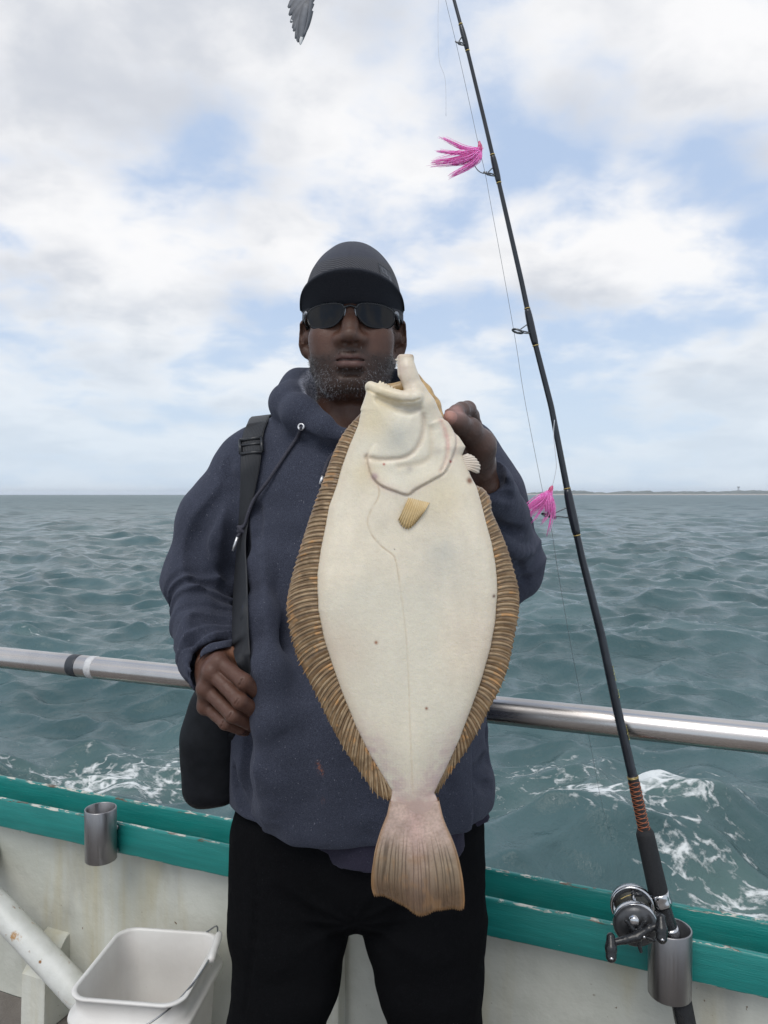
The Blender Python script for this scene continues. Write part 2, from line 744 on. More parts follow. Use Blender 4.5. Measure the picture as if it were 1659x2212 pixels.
    sc_ = t.N('ShaderNodeVectorMath'); sc_.operation = 'SCALE'; sc_.inputs['Scale'].default_value = 0.5
    t.L(nn.outputs['Color'], sc_.inputs[0]); t.L(t.co('Object'), wv.inputs[0]); t.L(sc_.outputs[0], wv.inputs[1])
    t.L(wv.outputs[0], v.inputs['Vector'])
    lace = t.ramp(v.outputs['Distance'], 0.0, 0.20, 0.075, -0.04)
    s1 = t.math('ADD', t.math('ADD', t.math('MULTIPLY', n1, 0.8), t.math('MULTIPLY', n2, 0.35)), lace)
    s2 = t.math('ADD', s1, t.math('MULTIPLY', m, 0.36))
    fmask = t.ramp(s2, 0.835, 1.00, 0.0, 0.92)
    streak = t.ramp(t.noise(0.35, 4), 0.35, 0.7)
    base = t.mix(streak, (0.042, 0.088, 0.095, 1), (0.080, 0.140, 0.150, 1))
    # water churned with air is paler
    air = t.ramp(t.math('MULTIPLY', m, t.noise(1.6, 4)), 0.08, 0.7)
    base = t.mix(air, base, (0.10, 0.17, 0.16, 1))
    t.set(Base_Color=t.mix(fmask, base, (0.74, 0.77, 0.77, 1)), Roughness=t.ramp(fmask, 0, 1, 0.14, 0.85), IOR=1.33)
    # waves too far off to be resolved act as roughness
    t.set(Roughness=t.math('ADD', t.ramp(fmask, 0, 1, 0.13, 0.6), t.math('MULTIPLY', sep.outputs[1], 0.30)))
    t.bsdf.inputs['Specular IOR Level'].default_value = 0.5
    b = t.bump(t.noise(3.2, 8, 0.60, 0.4), 0.8, 0.05)
    b = t.bump(t.noise(12.0, 6, 0.64, 0.3), 0.6, 0.018, b)
    t.bump(fmask, 0.5, 0.03, b)
    c = np.stack([fm, sstep(np.log(rr), math.log(14.0), math.log(500.0)), fm], 1)
    o = obj('sea', V, F, t.m, colors=c)
    tag(o, 'choppy green grey sea with foam beside the boat', None, None, 'structure')
    return o


build_sea()

# sea floor of sight: low wooded coast on the horizon to the right
def build_shore():
    D = 4200.0
    xs = np.linspace(0.145 * D, 1.9 * D, 700)
    P = np.stack([xs / 60.0, xs * 0, xs * 0], 1)
    hgt = 1.6 * (9.5 + 7 * fbm(P, 0.35, 3) + 5.5 * fbm(P, 3.1, 3, 9.0)) * sstep(xs, 0.145 * D, 0.23 * D)
    hgt = np.maximum(hgt, 0.2) + 2.0
    ys = D + 0.10 * (xs - 0.4 * D)
    V, F = [], []
    prof = [(-60, 0.0, -1.0), (-20, 0.0, 2.6), (0, 0.0, 4.2), (4, 0.72, 0.0), (22, 1.0, 0.0), (120, 0.9, 0.0), (400, 0.0, 0.0)]
    for i in range(len(xs)):
        for dy, k, b_ in prof:
            V.append((xs[i], ys[i] + dy, SEA_Z + b_ + k * hgt[i]))
    n = len(prof)
    for i in range(len(xs) - 1):
        for j in range(n - 1):
            F.append([i * n + j, (i + 1) * n + j, (i + 1) * n + j + 1, i * n + j + 1])
    t = MT('wooded_shore')
    sep = t.N('ShaderNodeSeparateXYZ'); t.L(t.co('Object'), sep.inputs[0])
    beach = t.ramp(sep.outputs[2], 3.4, 5.0)
    green = t.mix(t.ramp(t.noise(0.05, 5), 0.35, 0.65), (0.030, 0.050, 0.022, 1), (0.055, 0.075, 0.035, 1))
    t.set(Base_Color=t.mix(beach, (0.42, 0.35, 0.26, 1), green), Roughness=0.9)
    o = obj('far_shore', V, F, t.m, smooth=False)
    tag(o, 'low wooded coast with a pale beach along the horizon', None, None, 'structure')
    # lattice tower standing above the trees
    base = np.array([(1595 - 829.5) / FV * 4260, 4260.0, SEA_Z + 14.0])
    tw = thing('lattice_tower', tuple(base), 'tiny hazy tower rising above the treeline on the far shore', 'tower')
    steel = plain('tower_steel', (0.20, 0.21, 0.22, 1), (0.15, 0.16, 0.17, 1), 0.2, 0.7)
    m = MB()
    for sx in (-1, 1):
        for sy in (-1, 1):
            m.add(*tube([base + (sx * 4.6, sy * 4.6, 0), base + (sx * 2.2, sy * 2.2, 27)], [0.8, 0.6], 5))
    for k in range(5):
        z0 = k * 5.4
        w0 = 4.6 - 2.4 * k / 5
        for sy in (-1, 1):
            m.add(*tube([base + (-w0, sy * w0, z0), base + (w0, sy * w0, z0 + 5.1)], [0.4, 0.4], 4))
    m.build('lattice_frame', steel, tw, False)
    m = MB(); m.add(*boxm(base + (0, 0, 29), (5.6, 5.6, 2.4))); m.add(*boxm(base + (0, 0, 26.2), (3.4, 3.4, 0.5)))
    m.build('platform', steel, tw, False)


build_shore()

# ================================================================== the boat
BA = np.array([-1.023, 2.05, 0.0])
BD = np.array([0.9245, -0.3813, 0.0])
BN = np.array([0.3813, 0.9245, 0.0])


def BW(s, n, z):
    return BA + BD * s + BN * n + np.array([0, 0, z])


def s_at(vx):
    u = (vx - 829.5) / FV
    return (u * BA[1] - BA[0]) / (BD[0] - u * BD[1])


S0, S1 = -3.0, 4.2


def paint_teal():
    t = MT('teal_paint')
    sep = t.N('ShaderNodeSeparateXYZ'); t.L(t.co('loc'), sep.inputs[0])
    n = t.noise(5, 6, which='loc')
    base = t.mix(t.ramp(n, 0.35, 0.65), (0.008, 0.175, 0.160, 1), (0.012, 0.215, 0.195, 1))
    grime = t.ramp(t.noise(2.2, 5, 0.6, which='loc', vec=t.map((1, 1, 6), 'loc')), 0.52, 0.72, 0, 0.35)
    # chips along the arrises: z of loc runs 0..1 over the strip's height
    e = t.math('ABSOLUTE', t.math('SUBTRACT', sep.outputs[2], 0.5))
    edge = t.ramp(e, 0.40, 0.50)
    cn = t.noise(26, 6, 0.65, which='loc')
    chip = t.ramp(t.math('ADD', t.math('MULTIPLY', edge, 0.20), cn), 0.70, 0.74)
    spots = t.ramp(t.noise(48, 3, 0.5, which='loc'), 0.735, 0.765)
    rust = t.ramp(t.noise(9, 5, which='loc'), 0.50, 0.58)
    cc = t.mix(rust, (0.50, 0.50, 0.44, 1), (0.085, 0.052, 0.028, 1))
    c = t.mix(chip, base, cc)
    c = t.mix(spots, c, (0.13, 0.10, 0.05, 1))
    t.set(Base_Color=c, Roughness=t.ramp(cn, 0.3, 0.7, 0.28, 0.48))
    h = t.math('SUBTRACT', t.math('MULTIPLY', t.noise(35, 4, which='loc'), 0.6), t.math('MULTIPLY', chip, 0.8))
    t.bump(h, 0.5, 0.003)
    return t.m


def paint_white():
    t = MT('white_bulwark_paint')
    n = t.noise(3.5, 6, 0.6)
    base = t.mix(t.ramp(n, 0.35, 0.68), (0.50, 0.51, 0.45, 1), (0.62, 0.625, 0.565, 1))
    st = t.noise(1.0, 6, 0.6, 0.3, vec=t.map((7.0, 7.0, 0.9)))
    base = t.mix(t.ramp(st, 0.50, 0.72, 0, 0.55), base, (0.44, 0.38, 0.21, 1))
    dk = t.noise(1.0, 5, 0.6, vec=t.map((4.0, 4.0, 1.6), loc=(3, 1, 2)))
    base = t.mix(t.ramp(dk, 0.55, 0.75, 0, 0.5), base, (0.27, 0.27, 0.25, 1))
    sp = t.ramp(t.noise(75, 3, 0.5), 0.715, 0.75)
    base = t.mix(t.math('MULTIPLY', sp, t.ramp(t.noise(4, 3), 0.4, 0.6)), base, (0.13, 0.075, 0.03, 1))
    rp = t.ramp(t.noise(11, 6, 0.7), 0.70, 0.76)
    base = t.mix(rp, base, (0.34, 0.18, 0.06, 1))
    t.set(Base_Color=base, Roughness=t.ramp(n, 0.3, 0.7, 0.38, 0.6))
    b = t.bump(t.noise(9, 5), 0.5, 0.012)
    t.bump(t.noise(85, 4, 0.6), 0.45, 0.002, b)
    return t.m


TEAL = paint_teal()
WHITE = paint_white()


def steel_mat(name, c1, c2, rough, axis_scale):
    t = MT(name)
    n = t.noise(1.0, 4, 0.6, vec=t.map(axis_scale, 'loc'))
    d = t.noise(6, 5, which='loc')
    t.set(Base_Color=t.mix(t.ramp(d, 0.3, 0.7), c1, c2), Metallic=1.0,
          Roughness=t.math('ADD', t.ramp(n, 0.3, 0.7, rough * 0.75, rough * 1.3), t.ramp(d, 0.45, 0.75, 0, 0.12)))
    t.bump(n, 0.15, 0.0006)
    return t.m


RAIL_STEEL = steel_mat('rail_steel', (0.60, 0.57, 0.55, 1), (0.46, 0.44, 0.43, 1), 0.26, (1.5, 160, 160))
HOLDER_STEEL = steel_mat('holder_steel', (0.36, 0.355, 0.36, 1), (0.27, 0.265, 0.27, 1), 0.34, (220, 220, 3))


def strip(parent, name, n0, n1, z0, z1, mat, rnd=0.004, amp=0.0012, ds=0.02):
    """Long flat bar of the bulwark with softened, uneven edges."""
    prof = [(n0 + rnd, z0), (n1 - rnd, z0), (n1, z0 + rnd), (n1, z1 - rnd), (n1 - rnd, z1), (n0 + rnd, z1),
            (n0 + rnd * 0.3, z1 - rnd * 0.3), (n0, z1 - rnd), (n0, (z0 + z1) / 2), (n0, z0 + rnd), (n0 + rnd * 0.3, z0 + rnd * 0.3)]
    ss = np.arange(S0, S1, ds)
    P = np.array([[s, n, z] for s in ss for n, z in prof])
    P[:, 1] += amp * fbm(P, 9.0, 3)
    P[:, 2] += amp * 1.6 * fbm(P, 14.0, 3, 5.0)
    V = BA + P[:, :1] * BD + P[:, 1:2] * BN + P[:, 2:3] * np.array([0, 0, 1.0])
    k = len(prof); m = len(ss)
    F = []
    for i in range(m - 1):
        for j in range(k):
            j2 = (j + 1) % k
            F.append([i * k + j, (i + 1) * k + j, (i + 1) * k + j2, i * k + j2])
    F.append(list(range(k))); F.append([(m - 1) * k + j for j in range(k)][::-1])
    loc = P.copy(); loc[:, 2] = (P[:, 2] - z0) / (z1 - z0) * 1.0
    loc[:, 2] = np.clip(loc[:, 2], 0, 1)
    return obj(name, V, F, mat, parent, loc3=np.stack([P[:, 0], P[:, 1] * 1.0, loc[:, 2]], 1))


bul = thing('bulwark', tuple(BW(0, 0.1, 0)), 'white painted steel bulwark of the boat topped by teal flanges', 'bulwark')
strip(bul, 'inner_flange', 0.0, 0.014, 0.503, 0.580, TEAL)
strip(bul, 'outer_flange', 0.100, 0.114, 0.500, 0.590, TEAL)
strip(bul, 'channel_floor', 0.0141, 0.0998, 0.508, 0.524, TEAL)


def wall_plate():
    ss = np.arange(S0, S1, 0.02); zs = np.linspace(0.0, 0.5078, 40)
    P = np.array([[s, 0.062, z] for s in ss for z in zs])
    P[:, 1] += 0.006 * fbm(P, 3.0, 3) + 0.0012 * fbm(P, 22.0, 2)
    # shallow weld seams at the frames behind the plate
    for sx in (0.72, 1.03, 2.05):
        P[:, 1] -= 0.004 * np.exp(-((P[:, 0] - sx) / 0.006) ** 2) * (1 + 0.5 * np.sin(P[:, 2] * 400))
    V = BA + P[:, :1] * BD + P[:, 1:2] * BN + P[:, 2:3] * np.array([0, 0, 1.0])
    m, k = len(ss), len(zs)
    i = np.arange(m - 1)[:, None] * k + np.arange(k - 1)[None]
    F = np.stack([i, i + k, i + k + 1, i + 1], -1).reshape(-1, 4)
    V2 = V + BN * 0.03
    F2 = F[:, ::-1] + len(V)
    return obj('wall_plate', np.vstack([V, V2]), np.vstack([F, F2]), WHITE, bul)


wall_plate()
# hull side below, out of sight from the deck
HULL = plain('hull_paint', (0.02, 0.16, 0.15, 1), (0.015, 0.12, 0.11, 1), 2.0, 0.5)
m = MB()
m.add([BW(S0, 0.115, 0.52), BW(S1, 0.115, 0.52), BW(S1, 0.05, -1.6), BW(S0, 0.05, -1.6), BW(S0, 0.10, 0.52), BW(S1, 0.10, 0.52), BW(S1, 0.03, -1.6), BW(S0, 0.03, -1.6)],
      [[0, 3, 2, 1], [4, 5, 6, 7], [0, 1, 5, 4], [3, 7, 6, 2], [0, 4, 7, 3], [1, 2, 6, 5]])
V_ = np.concatenate(m.V); V_[0:2] -= BN * 0.002
m.V = [V_]
m.build('hull_side', HULL, bul, False)

# deck
t = MT('deck_paint')
n_ = t.noise(6, 7, 0.65)
dc = t.mix(t.ramp(n_, 0.35, 0.65), (0.12, 0.105, 0.095, 1), (0.19, 0.17, 0.155, 1))
dc = t.mix(t.ramp(t.noise(13, 5), 0.66, 0.74), dc, (0.20, 0.10, 0.05, 1))
t.set(Base_Color=dc, Roughness=t.ramp(n_, 0.3, 0.7, 0.35, 0.7))
t.bump(t.noise(160, 3), 0.6, 0.003)
dv = [BW(S0, 0.058, 0), BW(S1, 0.058, 0), BW(S1, -5, 0), BW(S0, -5, 0)]
DV = np.array(dv + [p - np.array([0, 0, 0.06]) for p in dv])
o = obj('boat_deck', DV, [[0, 3, 2, 1][::1], [4, 5, 6, 7], [0, 1, 5, 4], [1, 2, 6, 5], [2, 3, 7, 6], [3, 0, 4, 7]], t.m, smooth=False)
tag(o, 'dark worn steel deck of the boat', None, None, 'structure')

# frame stay welded to the bulwark beside the pipe
def prism(parent, name, s0, s1, poly, mat):
    """poly of (n, z), extruded along the bulwark from s0 to s1, edges softened."""
    k = len(poly)
    P = [[s, n, z] for s in (s0, s0 + 0.003, s1 - 0.003, s1) for n, z in poly]
    P = np.array(P)
    c = np.mean(np.array(poly), 0)
    for r in (0, 3):
        P[r * k:(r + 1) * k, 1:] += (c - P[r * k:(r + 1) * k, 1:]) * 0.03
    V = BA + P[:, :1] * BD + P[:, 1:2] * BN + P[:, 2:3] * np.array([0, 0, 1.0])
    F = []
    for i in range(3):
        for j in range(k):
            j2 = (j + 1) % k
            F.append([i * k + j, i * k + j2, (i + 1) * k + j2, (i + 1) * k + j])
    F.append(list(range(k))[::-1]); F.append([3 * k + j for j in range(k)])
    return obj(name, V, F, mat, parent, False)


prism(bul, 'frame_stay', 0.085, 0.165, [(0.075, 0.0), (-0.03, 0.0), (-0.024, 0.14), (0.050, 0.215), (0.075, 0.225)], WHITE)
prism(bul, 'frame_stay', 0.965, 0.985, [(0.075, 0.0), (0.02, 0.0), (0.03, 0.46), (0.075, 0.46)], WHITE)

# ---- white brace pipe
p0 = W(-190, 1800, 2.30); p0 = W(-150, 1850, 2.10)
p1 = W(19, 1984, 1.985); p2 = W(158, 2134, 1.905)
pe = p2 + (p2 - p1) * 0.22
pl = p1 + (p1 - p2) * 1.5
pp = plain('pipe_paint', (0.56, 0.57, 0.54, 1), (0.70, 0.71, 0.68, 1), 6, 0.4, 0.0, 0.003, 40)
t = MT('pipe_paint_rusty')
n_ = t.noise(8, 6, 0.6)
c_ = t.mix(t.ramp(n_, 0.35, 0.65), (0.56, 0.57, 0.53, 1), (0.68, 0.69, 0.66, 1))
rs = t.ramp(t.noise(14, 6, 0.65), 0.60, 0.68)
c_ = t.mix(rs, c_, (0.42, 0.23, 0.08, 1))
c_ = t.mix(t.ramp(t.noise(30, 4), 0.66, 0.72), c_, (0.26, 0.12, 0.04, 1))
t.set(Base_Color=c_, Roughness=t.ramp(n_, 0.3, 0.7, 0.35, 0.55))
t.bump(t.noise(60, 5), 0.5, 0.003)
pth = thing('brace_pipe', (pe[0], pe[1], 0.0), 'thick white pipe with rust spots slanting down behind the bucket', 'pipe')
q0_ = p1 + (p1 - p2) * 0.45
w0_ = p1 + (p1 - p2) * 0.95
w0_ = w0_ + BN * (0.075 - (w0_ - BA) @ BN)
d0_ = pe + (p2 - p1) * 0.22
V, F = tube(spline([w0_, w0_ * 0.45 + q0_ * 0.55 - BN * 0.012, q0_, p1, p2, pe, d0_ - np.array([0, 0, 0.03]), np.array([d0_[0] + 0.02, d0_[1], 0.0])], 60), 0.0355, 28)
V = np.array(V); V += 0.0012 * np.stack([fbm(V, 30, 2), fbm(V, 30, 2, 3.0), fbm(V, 30, 2, 6.0)], 1)
obj('pipe_tube', V, F, t.m, pth)
# ---- hand rail
RZ = 0.955
rail = thing('hand_rail', tuple(BW(0.9, 0.06, 0.58)), 'polished stainless steel tube hand rail running behind the man', 'hand rail')
ra, rb = W(0, 1420, 2.05), W(1659, 1596, 1.35)
rd = (rb - ra)


def RP(q):
    return ra + rd * q


qs = np.linspace(-1.6, 2.0, 220)
V, F = tube([RP(q) for q in qs], 0.0275, 40)
V = np.array(V)
rl = np.linalg.norm(rd)
ru = rd / rl
loc = np.stack([(V - ra) @ ru, (V - ra) @ np.array([0, 0, 1.0]), (V - ra) @ np.cross(ru, [0, 0, 1.0])], 1)
obj('rail_tube', V, F, RAIL_STEEL, rail, loc3=loc)


def q_at(vx):
    lo_, hi_ = -0.5, 1.5
    for _ in range(50):
        mid = (lo_ + hi_) / 2
        p = RP(mid)
        if p[0] / p[1] < (vx - 829.5) / FV: lo_ = mid
        else: hi_ = mid
    return mid


def band(name, vx0, vx1, mat, extra=0.0007):
    q0, q1 = q_at(vx0), q_at(vx1)
    V, F = tube([RP(q) for q in np.linspace(q0, q1, 6)], [0.0276, 0.0275 + extra, 0.0275 + extra, 0.0275 + extra, 0.0275 + extra, 0.0276], 40)
    return obj(name, V, F, mat, rail)


band('black_tape', 153, 172, plain('black_tape', (0.022, 0.026, 0.034, 1), (0.03, 0.034, 0.042, 1), 60, 0.45))
band('silver_tape', 193, 208, plain('silver_tape', (0.60, 0.60, 0.60, 1), (0.48, 0.48, 0.49, 1), 80, 0.5, 0.1, 0.002))
for sx in (s_at(545), -1.3, 2.9):
    top = None
    for q in np.linspace(-1.6, 2, 800):
        p = RP(q)
        if (p - BA) @ BD >= sx:
            top = p; break
    foot = BW(sx, 0.057, 0.523)
    V, F = tube([foot, foot * 0.5 + top * 0.5, top], 0.019, 24)
    V = np.array(V)
    obj('stanchion', V, F, RAIL_STEEL, rail, loc3=np.stack([V[:, 2], V[:, 0], V[:, 1]], 1))
    m = MB(); m.add(*lathe([(0.0, 0.0), (0.034, 0.0), (0.034, 0.008), (0.026, 0.012), (0.019, 0.02)], foot + (0, 0, 0.0005), (0, 0, 1), 24))
    m.build('stanchion_foot', HOLDER_STEEL, rail)
# green grey gusset at the stanchion's foot
gs = s_at(487)
gm = plain('gusset_paint', (0.10, 0.13, 0.12, 1), (0.16, 0.18, 0.16, 1), 20, 0.6)
m = MB()
tri = [(gs - 0.028, 0.523), (gs + 0.14, 0.523), (gs + 0.14, 0.69), (gs + 0.012, 0.60)]
m.add([BW(s, n, z) for n in (0.050, 0.062) for s, z in tri], [[0, 1, 2, 3], [7, 6, 5, 4], [0, 4, 5, 1], [1, 5, 6, 2], [2, 6, 7, 3], [3, 7, 4, 0]])
m.build('gusset', gm, rail, False)


# ---- rod holders
def rod_holder(vx, vtop, vbot, label):
    s = s_at(vx)
    c = BW(s, -0.0385, 0.0)
    D = c[1]
    zt = W(vx, vtop, D - 0.03)[2]; zb = W(vx, vbot, D - 0.03)[2]
    th = thing('rod_holder', (c[0], c[1], zb), label, 'rod holder', 'steel tube rod holders welded to the teal flange')
    r, w = 0.0378, 0.0032
    prof = [(r - w, 0.0), (r - 0.0006, 0.0), (r, 0.001), (r, (zt - zb) * 0.5), (r, zt - zb - 0.0015), (r - 0.0008, zt - zb), (r - w + 0.0008, zt - zb), (r - w, zt - zb - 0.001), (r - w, 0.0)]
    V, F = lathe(prof, (c[0], c[1], zb), (0, 0, 1), 56)
    V = np.array(V)
    obj('holder_tube', V, F, HOLDER_STEEL, th, loc3=V)
    for dz in (0.513, 0.57):
        for ds_ in (-0.018, 0.018):
            V, F = tube([BW(s + ds_, -0.010, dz), BW(s + ds_, 0.003, dz)], [0.006, 0.006], 10)
            V = np.array(V)
            obj('weld_bead', V, F, HOLDER_STEEL, th, loc3=V)
    return c, zt, zb


rod_holder(236, 1756, 1868, 'empty stainless steel rod holder tube welded to the teal flange')
HC, HZT, HZB = rod_holder(1457, 2024, 2170, 'stainless steel rod holder tube with the fishing rod standing in it')


# ---- bucket
def build_bucket():
    c = np.array([-0.518, 1.673, 0.0])
    zr = 0.367
    a = math.radians(-6.5)
    ex = np.array([math.cos(a), math.sin(a), 0]); ey = np.array([-math.sin(a), math.cos(a), 0])
    th = thing('bucket', tuple(c), 'white square plastic bucket with a wire bail standing on deck', 'bucket')
    pl_ = MT('bucket_plastic')
    n = pl_.noise(9, 5)
    bc = pl_.mix(pl_.ramp(n, 0.35, 0.7), (0.66, 0.64, 0.61, 1), (0.73, 0.715, 0.685, 1))
    bc = pl_.mix(pl_.ramp(pl_.noise(60, 3), 0.74, 0.78), bc, (0.25, 0.12, 0.07, 1))
    pl_.set(Base_Color=bc, Roughness=0.38, Subsurface_Weight=0.15)
    pl_.bsdf.inputs['Subsurface Radius'].default_value = (0.02, 0.02, 0.02)
    pl_.bump(pl_.noise(120, 3), 0.3, 0.001)
    seg = 14

    def ring(hx, hy, r, z):
        pts = []
        for cx, cy, a0 in ((1, 1, 0), (-1, 1, 90), (-1, -1, 180), (1, -1, 270)):
            for k in range(seg):
                th_ = math.radians(a0 + 90 * k / (seg - 1))
                x = cx * (hx - r) + r * math.cos(th_); y = cy * (hy - r) + r * math.sin(th_)
                pts.append(c + ex * x + ey * y + np.array([0, 0, z]))
        return pts

    def loft(rings):
        k = len(rings[0]); V = np.concatenate([np.array(r) for r in rings]); F = []
        for i in range(len(rings) - 1):
            for j in range(k):
                j2 = (j + 1) % k
                F.append([i * k + j, i * k + j2, (i + 1) * k + j2, (i + 1) * k + j])
        return V, F
    H = 0.128
    rr = []
    rr += [ring(0.098, 0.106, 0.030, 0.0), ring(0.100, 0.108, 0.032, 0.004), ring(0.117, 0.125, 0.040, 0.285)]
    rr += [ring(0.1175, 0.1255, 0.040, 0.300)]
    rr += [ring(0.131, 0.139, 0.046, 0.302), ring(0.133, 0.141, 0.047, 0.310), ring(0.131, 0.139, 0.046, 0.318), ring(0.1185, 0.1265, 0.041, 0.3195)]
    rr += [ring(0.119, 0.127, 0.041, zr - 0.008), ring(0.1245, 0.1325, 0.043, zr - 0.006), ring(0.126, 0.134, 0.044, zr - 0.002), ring(0.1245, 0.1325, 0.043, zr), ring(0.1175, 0.1255, 0.041, zr), ring(0.116, 0.124, 0.040, zr - 0.004)]
    rr += [ring(0.113, 0.121, 0.038, 0.28), ring(0.098, 0.106, 0.030, 0.006)]
    V, F = loft(rr)
    k = len(rr[0])
    F.append(list(range(k))[::-1]); F.append([(len(rr) - 1) * k + j for j in range(k)])
    obj('bucket_body', V, F, pl_.m, th)
    wire = plain('wire_bail', (0.25, 0.26, 0.27, 1), (0.35, 0.36, 0.37, 1), 50, 0.35, 1.0)
    e0 = c + ex * 0.05 + ey * 0.142 + np.array([0, 0, zr - 0.022])
    pts = [c + ex * 0.085 + ey * 0.140 + np.array([0, 0, zr - 0.024]), W(1350 / 2.676 / 1.1573, (1900 + 1172 / 2.676) / 1.1573, 1.80)]
    cv = lambda x, y, D: W(x / 2.676 / 1.1573, (1900 + y / 2.676) / 1.1573, D)
    pts = [cv(1350, 1172, 1.80), cv(1400, 1140, 1.79), cv(1452, 1112, 1.775), cv(1452, 1190, 1.74), cv(1440, 1250, 1.70), cv(1395, 1340, 1.655), cv(1310, 1470, 1.605), cv(1180, 1620, 1.553), cv(1080, 1705, 1.525), cv(960, 1785, 1.51), cv(860, 1840, 1.505)]
    cu = spline(pts, 50)
    V, F = tube(cu, 0.0019, 8)
    obj('wire_bail', V, F, wire, th)
    g = spline([cv(1468, 1160, 1.745), cv(1445, 1240, 1.705), cv(1410, 1345, 1.655)], 14)
    V, F = tube(g, [0.006, 0.0085, 0.0088, 0.0085, 0.0088, 0.0085, 0.0085, 0.0072, 0.0085, 0.0088, 0.0085, 0.0088, 0.0085, 0.006], 14)
    obj('bail_grip', V, F, pl_.m, th)
    # bait fish standing in the bucket
    tip = cv(962, 1640, 1.60)
    p = np.array([tip[0], tip[1] + 0.02, 0.008])
    S = Sdf(); S.cap(p + (0, 0, 0.012), tip - (0, 0, 0.03), 0.013, 0.007, 0.004); S.ell(tip - (0, 0, 0.013), (0.0085, 0.003, 0.016), 0.006)
    V, F = S.mesh(0.002)
    b = obj('bait_fish', V, F, plain('bait_brown', (0.16, 0.06, 0.045, 1), (0.10, 0.04, 0.03, 1), 90, 0.35), loc=tuple(p))
    tag(b, 'small reddish brown bait fish tail standing inside the white bucket', 'bait')


build_bucket()
# ================================================================== the flatfish
FD = 0.95                                   # distance of the fish's middle plane


def fx(pts, conv=None):
    """(vx, vy) -> (X, Z) in the fish's plane"""
    out = []
    for p in pts:
        if conv: p = conv(*p)
        w = W(p[0], p[1], FD)
        out.append((w[0], w[2]))
    return np.array(out)


c1 = lambda x, y: (604.9 + .3125 * x, 483.9 + .3125 * y)
c2 = lambda x, y: (604.9 + .3125 * x, 743.1 + .3125 * y)
c5 = lambda x, y: (587.6 + .34376 * x, 1123.3 + .34376 * y)
c9 = lambda x, y: (950.5 + .15625 * x, 820.9 + .15625 * y)

B_LEFT = [(780, 890), (774, 918), (755, 962), (738, 1009), (727, 1049), (711, 1093), (703, 1140), (694, 1187), (687, 1237), (687, 1265), (689, 1316), (701, 1378), (720, 1440), (742, 1501), (770, 1570), (801, 1632), (828, 1677), (846, 1706)]
O_LEFT = [(780, 890), (742, 931), (716, 981), (696, 1034), (671, 1102), (652, 1159), (636, 1212), (622, 1262), (614, 1309), (617, 1347), (634, 1412), (653, 1453), (680, 1505), (715, 1574), (749, 1632), (780, 1675), (811, 1716), (837, 1731), (848, 1728)]
B_RIGHT = [(1029, 1052), (1038, 1083), (1049, 1127), (1061, 1171), (1070, 1218), (1073, 1250), (1074, 1278), (1069, 1343), (1059, 1398), (1041, 1460), (1017, 1529), (993, 1594), (969, 1646), (949, 1687), (937, 1712)]
O_RIGHT = [(1031, 1047), (1050, 1057), (1064, 1080), (1066, 1104), (1083, 1143), (1100, 1187), (1112, 1228), (1123, 1271), (1124, 1316), (1113, 1378), (1100, 1440), (1082, 1488), (1059, 1533), (1041, 1570), (1014, 1618), (983, 1663), (955, 1706), (944, 1722), (931, 1727)]
TAIL_L = [(843, 1728), (840, 1740), (836, 1760), (822, 1796), (811, 1833), (806, 1862), (802, 1893), (803, 1919), (808, 1935)]
TAIL_B = [(808, 1935), (832, 1938), (858, 1953), (876, 1963), (889, 1975), (903, 1980), (920, 1976), (934, 1967), (957, 1962), (978, 1959), (991, 1962), (1001, 1959)]
TAIL_R = [(948, 1726), (952, 1744), (957, 1765), (965, 1786), (980, 1820), (991, 1854), (999, 1893), (1003, 1937), (1001, 1959)]

head_right = [c2(1350, 975), c2(1320, 920), c2(1290, 850), c2(1255, 770), c1(1280, 1540), c1(1235, 1470), c1(1205, 1440), c1(1160, 1372), c1(1112, 1345), c1(1060, 1270), c1(1010, 1190), c1(960, 1120)]
head_top = [c1(900, 1150), c1(860, 1190), c1(800, 1200), c1(700, 1170), c1(625, 1140), c1(600, 1160), c1(580, 1220), c1(556, 1285)]
ped = [(846, 1718), (842, 1735), (836, 1762), (850, 1790), (900, 1800), (945, 1788), (956, 1764), (951, 1742), (941, 1718)]
body_poly = fx(B_LEFT + ped + B_RIGHT[::-1] + head_right + head_top)
FLO, FHI = body_poly.min(0) - 0.05, body_poly.max(0) + 0.05
body_d2 = field(poly_d2(body_poly), FLO, FHI, 0.001)

operc = fx(spline([c2(*p) for p in [(600, 790), (612, 850), (640, 925), (700, 982), (800, 1022), (880, 1045), (930, 1008), (1050, 942), (1130, 892), (1180, 795), (1212, 690), (1195, 590), (1130, 520), (1000, 560), (700, 640), (600, 790)]], 70)[:-1])
HLO = np.array([FLO[0], W(0, 1110, FD)[2]])
operc_d = field(poly_d2(operc), HLO, FHI, 0.0008)
operc_edge = field(line_d(fx(spline([c2(*p) for p in [(600, 780), (612, 850), (640, 925), (700, 982), (800, 1022), (880, 1045), (930, 1008), (1050, 942), (1130, 892), (1180, 795), (1212, 690), (1200, 600), (1130, 530)]], 44))), HLO, FHI, 0.0008)
preop = field(line_d(fx(spline([c2(*p) for p in [(605, 790), (700, 806), (850, 794), (930, 740), (975, 650), (990, 560), (985, 500)]], 44))), HLO, FHI, 0.0008)
groove2 = field(line_d(fx(spline([c2(*p) for p in [(1035, 590), (1040, 680), (1030, 780), (960, 830), (820, 850)]], 44))), HLO, FHI, 0.0008)
memb = field(line_d(fx(spline([c2(*p) for p in [(1110, 540), (1140, 620), (1150, 700), (1140, 800), (1110, 880)]], 44))), HLO, FHI, 0.0008)
jawline = field(line_d(fx(spline([c1(*p) for p in [(610, 1155), (700, 1200), (800, 1232), (900, 1240), (960, 1225)]], 44))), HLO, FHI, 0.0008)
